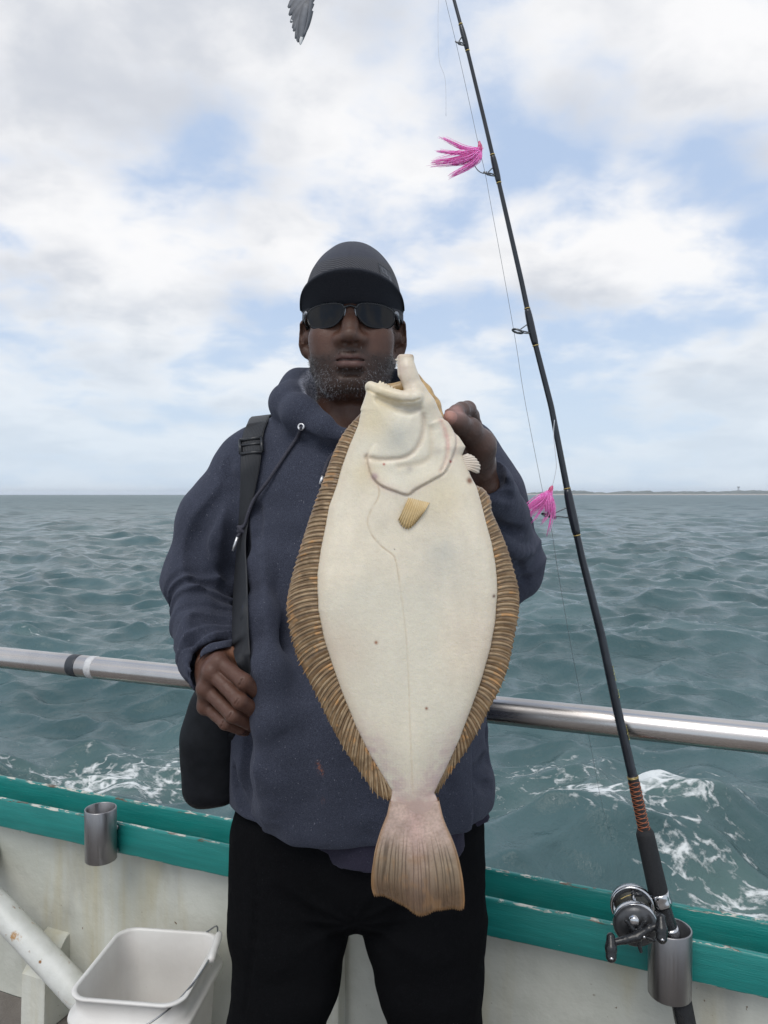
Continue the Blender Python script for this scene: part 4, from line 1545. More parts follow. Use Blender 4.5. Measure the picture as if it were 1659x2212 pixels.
def build_body():
    S = Sdf()
    # ---- head
    S.ell(Hd(0, 12, 44), (.079, .100, .098), 0.02)
    S.ell(Hd(0, -26, -34), (.071, .072, .088), 0.03)
    S.ell(Hd(0, -58, -88), (.040, .038, .030), 0.03)
    S.ell(Hd(0, -80, -97), (.026, .019, .018), 0.02)
    for sx in (-1, 1):
        S.cap(Hd(sx * 61, 4, -42), Hd(sx * 28, -62, -93), .016, .019, 0.025)
        S.ell(Hd(sx * 43, -66, -20), (.027, .026, .024), 0.028)
        S.ell(Hd(sx * 38, -68, -52), (.022, .021, .024), 0.028)
        # ear: rim, bowl and lobe
        er = math.radians(24) * sx
        RE = np.array([[math.cos(er), -math.sin(er), 0], [math.sin(er), math.cos(er), 0], [0, 0, 1]])
        S.ell(Hd(sx * 88, 10, -3), (.0080, .020, .032), 0.005, 'u', RE)
        S.ell(Hd(sx * 83, 5, -31), (.0075, .010, .011), 0.008)
        S.ell(Hd(sx * 92, 0, 0), (.006, .011, .018), 0.004, 's', RE)
        S.cap(Hd(sx * 74, 2, -5), Hd(sx * 84, 8, -8), .014, .008, 0.008)
    S.cap(Hd(-36, -80, 22), Hd(36, -80, 22), .010, .010, 0.02)
    # nose
    S.chain([Hd(0, -92, 20), Hd(0, -106, -6), Hd(0, -117, -24)], [.0075, .0095, .0132], 0.015)
    for sx in (-1, 1):
        S.ell(Hd(sx * 17.5, -102, -29), (.0118, .013, .0098), 0.012)
        S.ell(Hd(sx * 9, -113, -38), (.0048, .006, .004), 0.003, 's')
        S.cap(Hd(sx * 26, -95, -31), Hd(sx * 37, -88, -58), .0030, .0022, 0.008, 's')
    # mouth
    S.ell(Hd(0, -78, -60), (.040, .027, .030), 0.02)
    S.chain([Hd(-30, -90, -62), Hd(-12, -104, -57), Hd(0, -106, -58.5), Hd(12, -104, -57), Hd(30, -90, -62)], [.0035, .0062, .006, .0062, .0035], 0.005)
    S.chain([Hd(-27, -91, -67), Hd(-10, -104, -72), Hd(10, -104, -72), Hd(27, -91, -67)], [.0035, .0080, .0080, .0035], 0.005)
    S.chain([Hd(-31, -95, -64), Hd(-12, -110, -63.6), Hd(12, -110, -63.6), Hd(31, -95, -64)], [.0012, .0016, .0016, .0012], 0.002, 's')
    S.cap(Hd(-14, -101, -84), Hd(14, -101, -84), .004, .004, 0.012, 's')
    # neck
    S.cap(Hd(0, 22, -60), Hd(4, 42, -210), .060, .072, 0.03)
    S.cap(Hd(-42, 10, -90), Hd(-20, -30, -205), .018, .016, 0.02)
    S.cap(Hd(42, 10, -90), Hd(20, -30, -205), .018, .016, 0.02)
    S.ell(Hd(0, -32, -150), (.012, .014, .016), 0.016)
    # ---- trunk, arms and legs under the clothes
    S.ell(W(758, 1130, 1.445), (.165, .095, .20), 0.05)
    S.ell(W(775, 1520, 1.43), (.170, .105, .22), 0.06)
    S.cap(W(570, 1020, 1.44), W(955, 1010, 1.44), .045, .045, 0.04)
    S.cap(Hd(2, 45, -190), W(765, 1050, 1.45), .075, .11, 0.05)
    sh_l, sh_r = W(545, 1040, 1.435), W(980, 1030, 1.43)
    el_l, el_r = W(432, 1275, 1.415), W(1090, 1215, 1.37)
    S.chain([sh_l, el_l, WR_L], [.042, .030, .024], 0.02)
    S.chain([sh_r, el_r, WR_R], [.042, .030, .026], 0.02)
    for hip, kn, an in ((W(640, 1830, 1.43), W(612, 2200, 1.41), np.array([-0.19, 1.44, 0.09])), (W(910, 1830, 1.43), W(930, 2200, 1.41), np.array([0.09, 1.44, 0.09]))):
        S.chain([hip, kn, an], [.075, .055, .036], 0.04)
    # ---- hand gripping the strap
    palm = [W(470, 1452, 1.238), W(458, 1470, 1.24), W(455, 1500, 1.245)]
    fr = [.0125, .0124, .0118, .0105]
    for i in range(4):
        S.cap(WR_L, KN_L[i], .021, fr[i] + .0030, 0.016)
    for i in range(3):
        S.cap(KN_L[i], KN_L[i + 1], fr[i] + .0005, fr[i + 1] + .0005, 0.008)
    S.cap(W(468, 1450, 1.245), W(466, 1520, 1.252), .018, .014, 0.012)
    for i in range(4):
        kb, pp, dp, tp = KN_L[i], PIP_L[i], DIP_L[i], TIP_L[i]
        S.chain([kb, kb * 0.45 + pp * 0.55, pp], [fr[i] + .0004, fr[i] - .0012, fr[i] + .0002], 0.0030)
        S.chain([pp, dp, tp], [fr[i] + .0002, fr[i] - .0014, fr[i] - .0026], 0.003)
        # knuckle folds
        dv = (pp - kb) / np.linalg.norm(pp - kb)
        S.ell(kb + np.array([0, -fr[i] * 0.75, 0.002]), (.0085, .0065, .0085), 0.007)
        side = np.cross(dv, [0, -1, 0]); side /= np.linalg.norm(side)
        for off in (-.0042, .0004, .0052):
            c_ = pp + dv * off + np.array([0, -fr[i] - .0006, 0])
            S.cap(c_ - side * .0050, c_ + side * .0045 + dv * .0008, .0008, .0008, 0.0022, 's')
        # tendon on the back of the hand
        S.cap(WR_L + np.array([0, -.012, 0]), kb + np.array([0, -fr[i] * 0.5, 0]), .004, .006, 0.010)
    # thumb behind the strap
    S.chain([W(468, 1420, 1.262), W(498, 1412, 1.268), W(532, 1438, 1.262), W(556, 1470, 1.248)], [.018, .0145, .0125, .0105], 0.01)
    S.cap(W(476, 1424, 1.245), W(512, 1452, 1.228), .012, .009, 0.012)
    # ---- hand holding the fish
    c = lambda x, y, D: W(*c9(x, y), D)
    S.chain([WR_R, c(490, 1160, 1.100), c(500, 970, 1.072)], [.026, .0245, .024], 0.02)
    S.chain([c(540, 1060, 1.065), c(545, 900, 1.050), c(400, 690, 1.020), c(255, 595, 0.993), c(135, 520, 0.975)], [.0195, .0200, .0140, .0108, .0088], 0.014)
    S.cap(c(590, 900, 1.040), c(500, 740, 1.032), .010, .008, 0.010)
    # first finger bent over the fish's head
    S.chain([c(540, 900, 1.088), c(450, 640, 1.066), c(418, 500, 1.054), c(378, 412, 1.034), c(296, 418, 1.012), c(225, 445, 0.996), c(165, 475, 0.990)], [.016, .0130, .0122, .0118, .0108, .0096, .0085], 0.003)
    # other fingers curled behind the fish
    for k, (dx, dy) in enumerate(((0, 150), (10, 300), (20, 430))):
        S.chain([c(560, 820 + dy, 1.09), c(430, 640 + dy, 1.072), c(250, 640 + dy, 1.045), c(100, 690 + dy, 1.015)], [.017, .0135, .012, .0095], 0.006)
    S.ell(c(150, 452, 0.9835), (.0085, .003, .0062), 0.001)
    # the bare head and hands are meshed finely, the covered trunk and limbs coarsely; the cuts lie under the clothes
    def ball(c, r):
        c = np.asarray(c, np.float32)
        return lambda P: np.sqrt(((P - c) ** 2).sum(1)) - r
    zcut = Hd(0, 0, -198)[2]
    hl, hr = W(500, 1492, 1.22), W(*c9(470, 850), 1.045)
    whole = list(S.ops)
    big = ((-9,) * 3, (9,) * 3)

    def piece(fs, h, lo, hi):
        S.ops = [o_ for o_ in whole if np.all(o_[2] + 0.03 > lo) and np.all(o_[1] - 0.03 < hi)]
        for f in fs: S._add(f, *big, 0.0005, 'i')
        return S.mesh(h)
    xcut = HCEN[0] + 0.125
    head_box = lambda e: (lambda P: np.maximum(zcut - e - P[:, 2], P[:, 0] - xcut).astype(np.float32))
    notl = lambda P: (P[:, 2] - zcut + 0.03).astype(np.float32)
    bl, br = ball(hl, 0.075), ball(hr, 0.100)
    parts_ = [piece([head_box(0.002)], 0.0017, np.array([-.5, 1.0, zcut - .01]), np.array([xcut, 2, 2.2])),
              piece([bl], 0.0014, hl - 0.08, hl + 0.08), piece([br], 0.0014, hr - 0.105, hr + 0.105),
              piece([lambda P: -head_box(0.0)(P), lambda P: 0.002 - bl(P), lambda P: 0.002 - br(P)], 0.0055, np.array([-2, 0, -1.0]), np.array([2, 3, 3.0]))]
    S.ops = whole
    V = np.concatenate([p[0] for p in parts_])
    offs = np.cumsum([0] + [len(p[0]) for p in parts_])
    F = np.concatenate([p[1] + offs[i] for i, p in enumerate(parts_)])

    L = (V - HCEN) * 1000.0
    n1 = fbm(V, 40, 3); n2 = fbm(V, 160, 2, 4.0)
    c_ = np.empty((len(V), 3)); c_[:] = (0.088, 0.043, 0.029)
    c_ *= (1 + 0.22 * n1 + 0.15 * n2)[:, None]

    def blend(colr, w):
        nonlocal c_
        w = np.clip(w, 0, 1)[:, None]
        c_ = c_ * (1 - w) + np.array(colr) * w
    x, y, z = L[:, 0], L[:, 1], L[:, 2]
    hd = (z > -125) & (np.abs(x) < 110) & (y < 60)
    blend((0.070, 0.036, 0.026), hd * np.exp(-((z - 5) / 60) ** 2) * 0.30)
    for sx in (-1, 1):
        blend((0.125, 0.055, 0.036), hd * 0.5 * np.exp(-((x - sx * 42) / 17) ** 2 - ((z + 20) / 15) ** 2) * sstep(-y, 55, 75))
    lip = hd * np.exp(-(x / 26) ** 4) * np.exp(-((z + 65) / 10.5) ** 4) * sstep(-y, 88, 97)
    blend((0.105, 0.050, 0.045), lip * 0.8)
    blend((0.012, 0.008, 0.008), hd * np.exp(-(x / 29) ** 4) * np.exp(-((z + 63.8) / 1.5) ** 2) * sstep(-y, 86, 92) * 0.9)
    blend((0.10, 0.058, 0.042), hd * np.exp(-((x) / 15) ** 2 - ((z + 22) / 14) ** 2) * sstep(-y, 98, 112) * 0.6)
    # stubble shadow
    jaw = hd * sstep(-z, 44, 60) * sstep(-z, 128, 112) * (1 - np.exp(-(x / 24) ** 4) * np.exp(-((z + 65) / 13) ** 4))
    mous = hd * np.exp(-(x / 30) ** 4) * np.exp(-((z + 48) / 7) ** 2) * sstep(-y, 80, 90)
    blend((0.036, 0.025, 0.021), 0.65 * jaw + 0.6 * mous)
    # neck warm
    nk = (z < -118) & (z > -260) & (np.abs(x) < 110)
    blend((0.095, 0.046, 0.032), nk * 0.5)
    # hands: reddish knuckles, paler palm side
    for p in KN_L + PIP_L:
        blend((0.105, 0.050, 0.036), 0.5 * np.exp(-np.sum((V - p) ** 2, 1) / 0.014 ** 2))
    lh = np.sum((V - W(490, 1490, 1.22)) ** 2, 1) < 0.10 ** 2
    blend((0.110, 0.052, 0.036), lh * 0.5)
    for p in (W(498, 1412, 1.262), W(532, 1438, 1.25), W(556, 1470, 1.238)):
        blend((0.34, 0.16, 0.09), 0.9 * np.exp(-np.sum((V - p) ** 2, 1) / 0.013 ** 2))  # orange palm-side skin, with the light on the thumb tip painted in
    for i in range(3):
        blend((0.03, 0.016, 0.012), 0.0 * lh)
    for p, r in ((c(130, 515, 0.968), 0.0125), (c(95, 470, 0.972), 0.010)):
        blend((0.42, 0.22, 0.18), 1.1 * np.exp(-np.sum((V - p) ** 2, 1) / r ** 2))
    blend((0.48, 0.28, 0.25), 1.2 * np.exp(-np.sum((V - c(235, 425, 0.985)) ** 2, 1) / 0.0095 ** 2))
    rh = np.sum((V - c(450, 750, 1.04)) ** 2, 1) < 0.075 ** 2
    blend((0.085, 0.055, 0.048), rh * 0.45)
    t = MT('skin')
    t.set(Base_Color=t.attr(), Roughness=t.ramp(t.noise(90, 4), 0.3, 0.7, 0.33, 0.52), Subsurface_Weight=0.08)
    t.bsdf.inputs['Subsurface Radius'].default_value = (0.006, 0.003, 0.002)
    t.bsdf.inputs['Specular IOR Level'].default_value = 0.34
    b = t.bump(t.noise(420, 4, 0.6), 0.55, 0.0014)
    t.bump(t.noise(70, 4), 0.25, 0.002, b)
    o = obj('body', V, F, t.m, person, colors=np.clip(c_, 0.004, 0.8))

    # ---- beard: short grey and black stubble
    me = o.data
    nrm = np.empty(len(V) * 3, np.float32); me.vertices.foreach_get('normal', nrm); nrm = nrm.reshape(-1, 3)
    w = np.clip(0.95 * jaw + 0.75 * mous, 0, 1) * (y < 30) * (np.abs(x) < 82)
    side = hd * sstep(np.abs(x), 62, 70) * sstep(z, -60, -20) * (z < 16) * (y < 4) * (y > -40)
    w = np.maximum(w, 0.55 * side * (np.abs(x) < 79))
    w *= sstep(-z, 130, 118) * (1 - np.exp(-(x / 31) ** 4) * np.exp(-((z + 66) / 11) ** 4))
    idx = np.nonzero(w > 0.06)[0]
    NB = 6500
    pick = RNG.choice(idx, NB, p=(w[idx] / w[idx].sum()))
    Vh = np.empty((NB, 3, 3)); Ch = np.empty((NB, 3, 3))
    for k, i in enumerate(pick):
        p = V[i] + RNG.normal(0, 0.0009, 3)
        d = nrm[i] * 0.55 + np.array([0.25 * np.sign(x[i]), 0.0, -0.8]) + RNG.normal(0, 0.33, 3)
        d /= np.linalg.norm(d)
        ln = RNG.uniform(0.0022, 0.0048)
        s_ = np.cross(d, RNG.normal(0, 1, 3)); s_ /= np.linalg.norm(s_) + 1e-9
        r = RNG.uniform(0.00016, 0.00030)
        Vh[k] = (p - s_ * r, p + s_ * r, p + d * ln + nrm[i] * 0.0005)
        gpos = math.exp(-((abs(x[i]) - 46) / 26) ** 2) * float(sstep(-z[i], 60, 84)) + 0.25 * (z[i] < -90)
        g = RNG.random() < 0.05 + 0.50 * gpos
        Ch[k] = (0.34, 0.34, 0.36) if g else (0.020, 0.018, 0.018)
        if g: Ch[k] *= RNG.uniform(0.55, 1.25)
    ht = MT('beard_hair'); ht.set(Base_Color=ht.attr(), Roughness=0.45)
    bd = obj('beard', Vh.reshape(-1, 3), np.arange(NB * 3).reshape(-1, 3), ht.m, person, False, colors=Ch.reshape(-1, 3))
    bd['kind'] = 'stuff'
    return S


BODY = build_body()

# ------------------------------------------------------------------ cloth materials
def cloth(name, c1, c2, fuzz, bumpd=0.002):
    t = MT(name)
    n = t.noise(700, 3, 0.6)
    big = t.noise(7, 4)
    h = t.mix(t.ramp(n, 0.38, 0.66), c1, c2)
    h = t.mix(t.ramp(big, 0.35, 0.7, 0, 0.30), h, c1)
    lint = t.ramp(t.noise(520, 2, 0.5, vec=t.map((1, 1, 0.5), loc=(3, 1, 2))), 0.69, 0.75)
    h = t.mix(t.math('MULTIPLY', lint, 0.75), h, fuzz)
    t.set(Base_Color=h, Roughness=0.95, Sheen_Weight=0.12, Sheen_Roughness=0.5)
    t.bsdf.inputs['Specular IOR Level'].default_value = 0.15
    t.bsdf.inputs['Sheen Tint'].default_value = (0.55, 0.58, 0.72, 1)
    b = t.bump(t.noise(900, 3, 0.65), 0.7, bumpd * 0.6)
    b = t.bump(t.noise(130, 4, 0.6), 0.35, bumpd, b)
    t.bump(t.noise(22, 4, 0.55, 0.5), 0.30, 0.010, b)
    return t


def crease(S, pts, r, k, out=0.35, mode='s', d0=0.8):
    P = []
    for vx, vy in spline(np.array(pts, float), max(4, len(pts) * 3)):
        h = S.hit(vx, vy, d0)
        if h is None: continue
        P.append(h)
    if len(P) < 2: return
    P = np.array(P)
    toc = np.array([0, 0, CAM_H]) - P
    toc /= np.linalg.norm(toc, axis=1)[:, None]
    Q = P + toc * r * out
    n = len(Q)
    rad = [r * (0.35 + 0.65 * math.sin(math.pi * (i + 0.5) / n)) for i in range(n)]
    ops = []
    tmp = Sdf()
    tmp.chain(Q, rad, k, mode)
    return tmp.ops


def build_hoodie():
    S = Sdf()
    # trunk
    S.ell(W(757, 1120, 1.43), (.205, .135, .225), 0.05)
    S.ell(W(762, 1330, 1.41), (.205, .150, .22), 0.06)
    S.ell(W(776, 1560, 1.395), (.240, .165, .235), 0.06)
    S.ell(W(776, 1700, 1.395), (.246, .160, .16), 0.05)
    S.cap(W(562, 1018, 1.44), W(962, 1008, 1.44), .062, .062, 0.05)
    S.cap(W(690, 940, 1.45), W(568, 992, 1.44), .056, .060, 0.04)
    S.cap(W(830, 940, 1.45), W(975, 985, 1.44), .056, .062, 0.04)
    # arms: upper sleeves hang loose, elbows out
    S.chain([W(535, 1045, 1.435), W(474, 1135, 1.43), W(432, 1250, 1.41)], [.066, .070, .068], 0.035)
    S.chain([W(432, 1250, 1.41), W(442, 1345, 1.345), W(452, 1405, 1.30), W(462, 1448, 1.27)], [.066, .060, .057, .050], 0.025)
    S.chain([W(998, 1008, 1.43), W(1042, 1085, 1.415), W(1085, 1192, 1.385)], [.070, .067, .060], 0.035)
    S.chain([W(1092, 1205, 1.375), W(1065, 1120, 1.24), W(1044, 1036, 1.125)], [.062, .053, .040], 0.025)
    # baggy elbow point of the bent arm
    S.cap(W(1098, 1170, 1.385), W(1112, 1222, 1.37), .040, .046, 0.02)
    S.cap(W(1100, 1225, 1.37), W(1082, 1285, 1.36), .040, .026, 0.03)
    # cuffs
    a, b = W(436, 1432, 1.292), W(472, 1452, 1.262)
    S.cap(W(448, 1425, 1.288), W(467, 1449, 1.262), .053, .047, 0.012)
    # cloth drawn forward over the belly, its fold standing in front of the fingers
    S.chain([W(560, 1130, 1.345), W(560, 1220, 1.312), W(567, 1330, 1.264), W(583, 1450, 1.222), W(585, 1560, 1.208), W(585, 1660, 1.215), W(580, 1745, 1.235)], [.006, .016, .024, .026, .026, .026, .024], 0.035)
    S.ell(W(700, 1600, 1.335), (.150, .130, .20), 0.05)
    # hood lying round the neck
    hood = [W(752, 945, 1.315), W(700, 925, 1.322), W(648, 895, 1.345), W(624, 870, 1.400), W(655, 850, 1.48), W(762, 842, 1.535), W(852, 848, 1.49), W(884, 866, 1.41), W(850, 905, 1.345), W(805, 930, 1.322), W(752, 945, 1.315)]
    rad = [.018, .022, .029, .033, .042, .050, .042, .033, .028, .022, .018]
    S.chain(hood, rad, 0.02)
    # opening for the neck
    S.cap(Hd(0, 22, -60), Hd(2, 24, -160), .094, .070, 0.012, 's')
    S.ell(Hd(-2, -34, -168), (.052, .050, .034), 0.02, 's')
    # hem: gathered waist, open below
    zh = 0.835
    S._add(lambda P: (zh - P[:, 2]).astype(np.float32), (-9, -9, -9), (9, 9, 9), 0.012, 'i')
    # cuff openings
    S.cap(W(463, 1447, 1.262), W(492, 1463, 1.235), .040, .046, 0.006, 's')
    S.cap(W(1043, 1025, 1.122), W(1036, 985, 1.075), .031, .040, 0.006, 's')

    def folds(P, d):
        near = np.abs(d) < 0.03
        if not near.any(): return d
        Q = P[near]
        x, y, z = Q[:, 0], Q[:, 1], Q[:, 2]
        g = np.clip(0.016 * fbm(Q * np.array([1, 1, 0.5], np.float32), 8.0, 2) + 0.004 * vnoise(Q, 34.0, 3.0), -0.010, 0.007)
        # rucked forearm of the hand on the strap
        e, w_ = W(432, 1270, 1.41), W(462, 1448, 1.27)
        ax = w_ - e; ln = np.linalg.norm(ax); ax = ax / ln
        tt = ((Q - e) @ ax.astype(np.float32)) / ln
        rr = np.linalg.norm(Q - e - np.outer(tt * ln, ax), axis=1)
        wgt = sstep(tt, 0.0, 0.2) * sstep(tt, 0.98, 0.86) * sstep(rr, 0.11, 0.075)
        ph = tt * 30 + 6 * vnoise(Q, 14.0) + 26 * (x - w_[0]) + 10 * (y - w_[1])
        g += wgt * (0.0065 * np.abs(np.sin(ph * 0.75)) - 0.002 * np.cos(ph * 1.7))
        # elbow of the raised arm
        e2 = W(1095, 1205, 1.375)
        r2 = np.linalg.norm(Q - e2, axis=1)
        wg2 = sstep(r2, 0.16, 0.05)
        g += wg2 * 0.0045 * np.abs(np.sin((x * 0.7 + z * 1.2) * 46 + 6 * vnoise(Q, 11.0, 9.0)))
        d2 = d.copy()
        d2[near] = d[near] + g
        return d2
    S.post.append(folds)
    base_ops = list(S.ops)
    extra = []
    for pts, r, k, mode in (
        ([(492, 1000), (482, 1060), (445, 1120), (420, 1170), (432, 1225), (470, 1262), (502, 1282)], .0085, 0.016, 's'),
        ([(500, 1040), (506, 1150), (500, 1260)], .008, 0.02, 's'),
        ([(420, 1345), (450, 1322), (500, 1330)], .008, 0.014, 's'),
        ([(405, 1395), (430, 1355), (470, 1338), (502, 1345)], .006, 0.012, 's'),
        ([(410, 1430), (430, 1385), (470, 1362), (505, 1365)], .005, 0.010, 's'),
        ([(395, 1300), (430, 1290), (500, 1303)], .006, 0.016, 's'),
        ([(1058, 1120), (1090, 1150), (1135, 1152)], .008, 0.012, 's'),
        ([(1062, 1075), (1085, 1068), (1112, 1078)], .006, 0.010, 's'),
        ([(1085, 1165), (1115, 1210), (1140, 1262)], .008, 0.012, 's'),
        ([(1070, 1150), (1105, 1185), (1150, 1190)], .006, 0.010, 'u'),
        ([(1075, 1040), (1095, 1052), (1108, 1050)], .005, 0.010, 's'),
        ([(690, 965), (720, 975), (755, 965)], .005, 0.010, 's'),
        ([(655, 935), (700, 958), (745, 962)], .004, 0.010, 's'),
        ([(556, 1100), (545, 1200), (548, 1300), (560, 1400)], .006, 0.014, 's'),
        ([(536, 1600), (530, 1680), (524, 1750)], .010, 0.012, 's'),
        ([(640, 1750), (620, 1690), (618, 1600)], .006, 0.02, 's'),
        ([(505, 1655), (512, 1720), (545, 1775), (600, 1808)], .0045, 0.008, 's'),
        ([(530, 1770), (610, 1815), (700, 1838), (800, 1840)], .003, 0.004, 's'),
        ([(1000, 1650), (1040, 1690), (1062, 1700)], .007, 0.014, 's'),
        ([(960, 1760), (1010, 1700), (1060, 1640)], .008, 0.02, 's'),
        ([(1060, 1500), (1055, 1580), (1062, 1640)], .006, 0.016, 's'),
    ):
        ops = crease(S, pts, r * 1.25, k, 0.30 if mode == 's' else -0.45, mode)
        if ops: extra.append(ops)
    for o_ in extra: S.ops += o_
    # kangaroo pocket: a second layer of cloth with a crisp edge
    TR = Sdf(); TR.ops = [o_ for o_ in base_ops if o_[4] == 'u' and o_[2][2] < 1.30 and o_[1][2] < 1.0 and o_[2][0] - o_[1][0] > 0.04]
    TR.post = S.post
    xl, xr_ = W(548, 1600, 1.20)[0], W(1015, 1600, 1.28)[0]
    zt_, zb_ = W(0, 1524, 1.20)[2], 0.80

    def pocket(P):
        d = TR.ev(P, P.min(0) - 0.05, P.max(0) + 0.05) - 0.0055
        sl = 0.10 * np.clip(P[:, 2] - zb_, 0, 1) * 0
        e = np.maximum(np.maximum(xl - P[:, 0], P[:, 0] - xr_), P[:, 2] - zt_)
        e = np.maximum(e, P[:, 1] - 1.36)
        return np.maximum(d, e)
    S._add(pocket, (xl, 1.15, zb_), (xr_, 1.36, zt_), 0.0025, 'u')
    S.ops.insert(len(S.ops), S.ops.pop(next(i for i, o_ in enumerate(S.ops) if o_[4] == 'i')))
    V, F = S.mesh(0.0034, margin=0.016)
    # colours: lining of the hood is paler fleece
    lin = np.linalg.norm((V - Hd(0, 22, -60))[:, :2], axis=1)
    c_ = np.zeros((len(V), 3))
    inner = sstep(lin, 0.103, 0.094) * (V[:, 2] > W(0, 905, 1.35)[2]) * (V[:, 0] < HCEN[0])
    c_[:, 0] = inner
    t = cloth('navy_fleece', (0.031, 0.035, 0.051, 1), (0.061, 0.067, 0.096, 1), (0.22, 0.23, 0.27, 1))
    lk = t.bsdf.inputs['Base Color'].links[0].from_socket
    sepc = t.N('ShaderNodeSeparateColor'); t.L(t.attr(), sepc.inputs[0])
    ln_ = t.mix(t.ramp(t.noise(260, 4, 0.6), 0.35, 0.65), (0.11, 0.12, 0.16, 1), (0.40, 0.42, 0.50, 1))
    # dried fish blood on the belly
    st = t.noise(260, 4)
    h1 = t.mix(sepc.outputs[0], lk, ln_)
    h1 = t.mix(t.math('MULTIPLY', sepc.outputs[1], t.ramp(st, 0.42, 0.58)), h1, (0.20, 0.085, 0.06, 1))
    t.L(h1, t.bsdf.inputs['Base Color'])
    for (vx, vy), r in (((690, 1660), 0.004), ((687, 1650), 0.003), ((696, 1668), 0.003), ((698, 1730), 0.0025)):
        h = S.hit(vx, vy)
        if h is not None:
            c_[:, 1] += np.exp(-(((V[:, 0] - h[0]) / (r * 0.7)) ** 2 + ((V[:, 2] - h[2]) / (r * 1.6)) ** 2)) * (V[:, 1] < h[1] + 0.03)
    hd = obj('hoodie', V, F, t.m, person, colors=np.clip(c_, 0, 1))
    bm = bmesh.new(); bm.from_mesh(hd.data)
    bmesh.ops.holes_fill(bm, edges=[e for e in bm.edges if e.is_boundary], sides=12)
    bm.to_mesh(hd.data); bm.free()
    hd.data.polygons.foreach_set('use_smooth', np.ones(len(hd.data.polygons), dtype=bool))
    return S, hd, V, F


HOOD, hoodie, HV, HF = build_hoodie()
BVH = BVHTree.FromPolygons(HV.tolist(), HF.tolist())
CAMP = np.array([0, 0, CAM_H])


def on_cloth(vx, vy, off=0.0):
    d = W(vx, vy, 1.0) - CAMP
    d /= np.linalg.norm(d)
    loc, n, i, dist = BVH.ray_cast(Vector(CAMP), Vector(d))
    if loc is None: return None
    n = np.array(n)
    if n @ d > 0: n = -n
    return np.array(loc) - d * off


# ------------------------------------------------------------------ drawstrings, eyelets
def drawstrings():
    cordm = plain('drawcord', (0.030, 0.030, 0.042, 1), (0.06, 0.06, 0.08, 1), 600, 0.9, 0, 0.002, 900)
    met = plain('cord_tip_metal', (0.75, 0.75, 0.76, 1), (0.6, 0.6, 0.62, 1), 200, 0.3, 0.7)
    pts = [(651, 924), (642, 945), (622, 975), (600, 1008), (575, 1045), (550, 1078), (537, 1108), (530, 1132)]
    P = [on_cloth(x, y, 0.004 + 0.016 * max(0, (y - 1000) / 140)) for x, y in pts]
    P = np.array([p for p in P if p is not None])
    kn = on_cloth(522, 1143, 0.022)
    P = spline(np.vstack([P, kn]), 60)
    P[:, 1] -= 0.002
    V, F = tube(P, 0.0030, 10)
    ds = obj('drawstring', V, F, cordm, hoodie)
    S = Sdf()
    S.ell(kn, (.0062, .006, .007), 0.003); S.cap(kn + (.004, 0, .005), kn + (-.005, 0, -.004), .004, .004, 0.002); S.cap(kn + (-.005, -.002, .004), kn + (.004, -.002, -.005), .0035, .0035, 0.002)
    V, F = S.mesh(0.0015); obj('drawstring_knot', V, F, cordm, ds)
    a, b, c_ = kn + (-0.002, 0, -0.006), W(513, 1160, kn[1] - 0.002), W(503, 1190, kn[1] - 0.002)
    V, F = tube(spline([a, b], 6), 0.0028, 10); obj('cord_end', V, F, cordm, ds)
    V, F = tube([b, b * .5 + c_ * .5, c_], [0.0026, 0.0026, 0.0022], 10); obj('cord_tip', V, F, met, ds)
    e = on_cloth(651, 922, 0.001)
    n = CAMP - e; n /= np.linalg.norm(n); n = n + np.array([-0.35, 0, 0.25]); n /= np.linalg.norm(n)
    m = MB()
    m.add(*lathe([(0.0032, 0.0), (0.0034, 0.0022), (0.0048, 0.003), (0.0064, 0.0022), (0.0068, 0.0), (0.0032, 0.0)], e, n, 24))
    m.build('eyelet', met, hoodie)
    # tip of the second cord showing beside the fish
    a2, b2 = on_cloth(697, 1028, 0.004), on_cloth(691, 1046, 0.004)
    m = MB(); m.add(*tube([a2, b2], [0.0026, 0.0022], 10)); m.build('cord_tip', met, hoodie)
    a3 = on_cloth(712, 990, 0.004); e3 = on_cloth(745, 955, 0.003)
    V, F = tube(spline([x for x in (e3, a3, a2) if x is not None], 20), 0.003, 10); obj('drawstring', V, F, cordm, hoodie)


drawstrings()


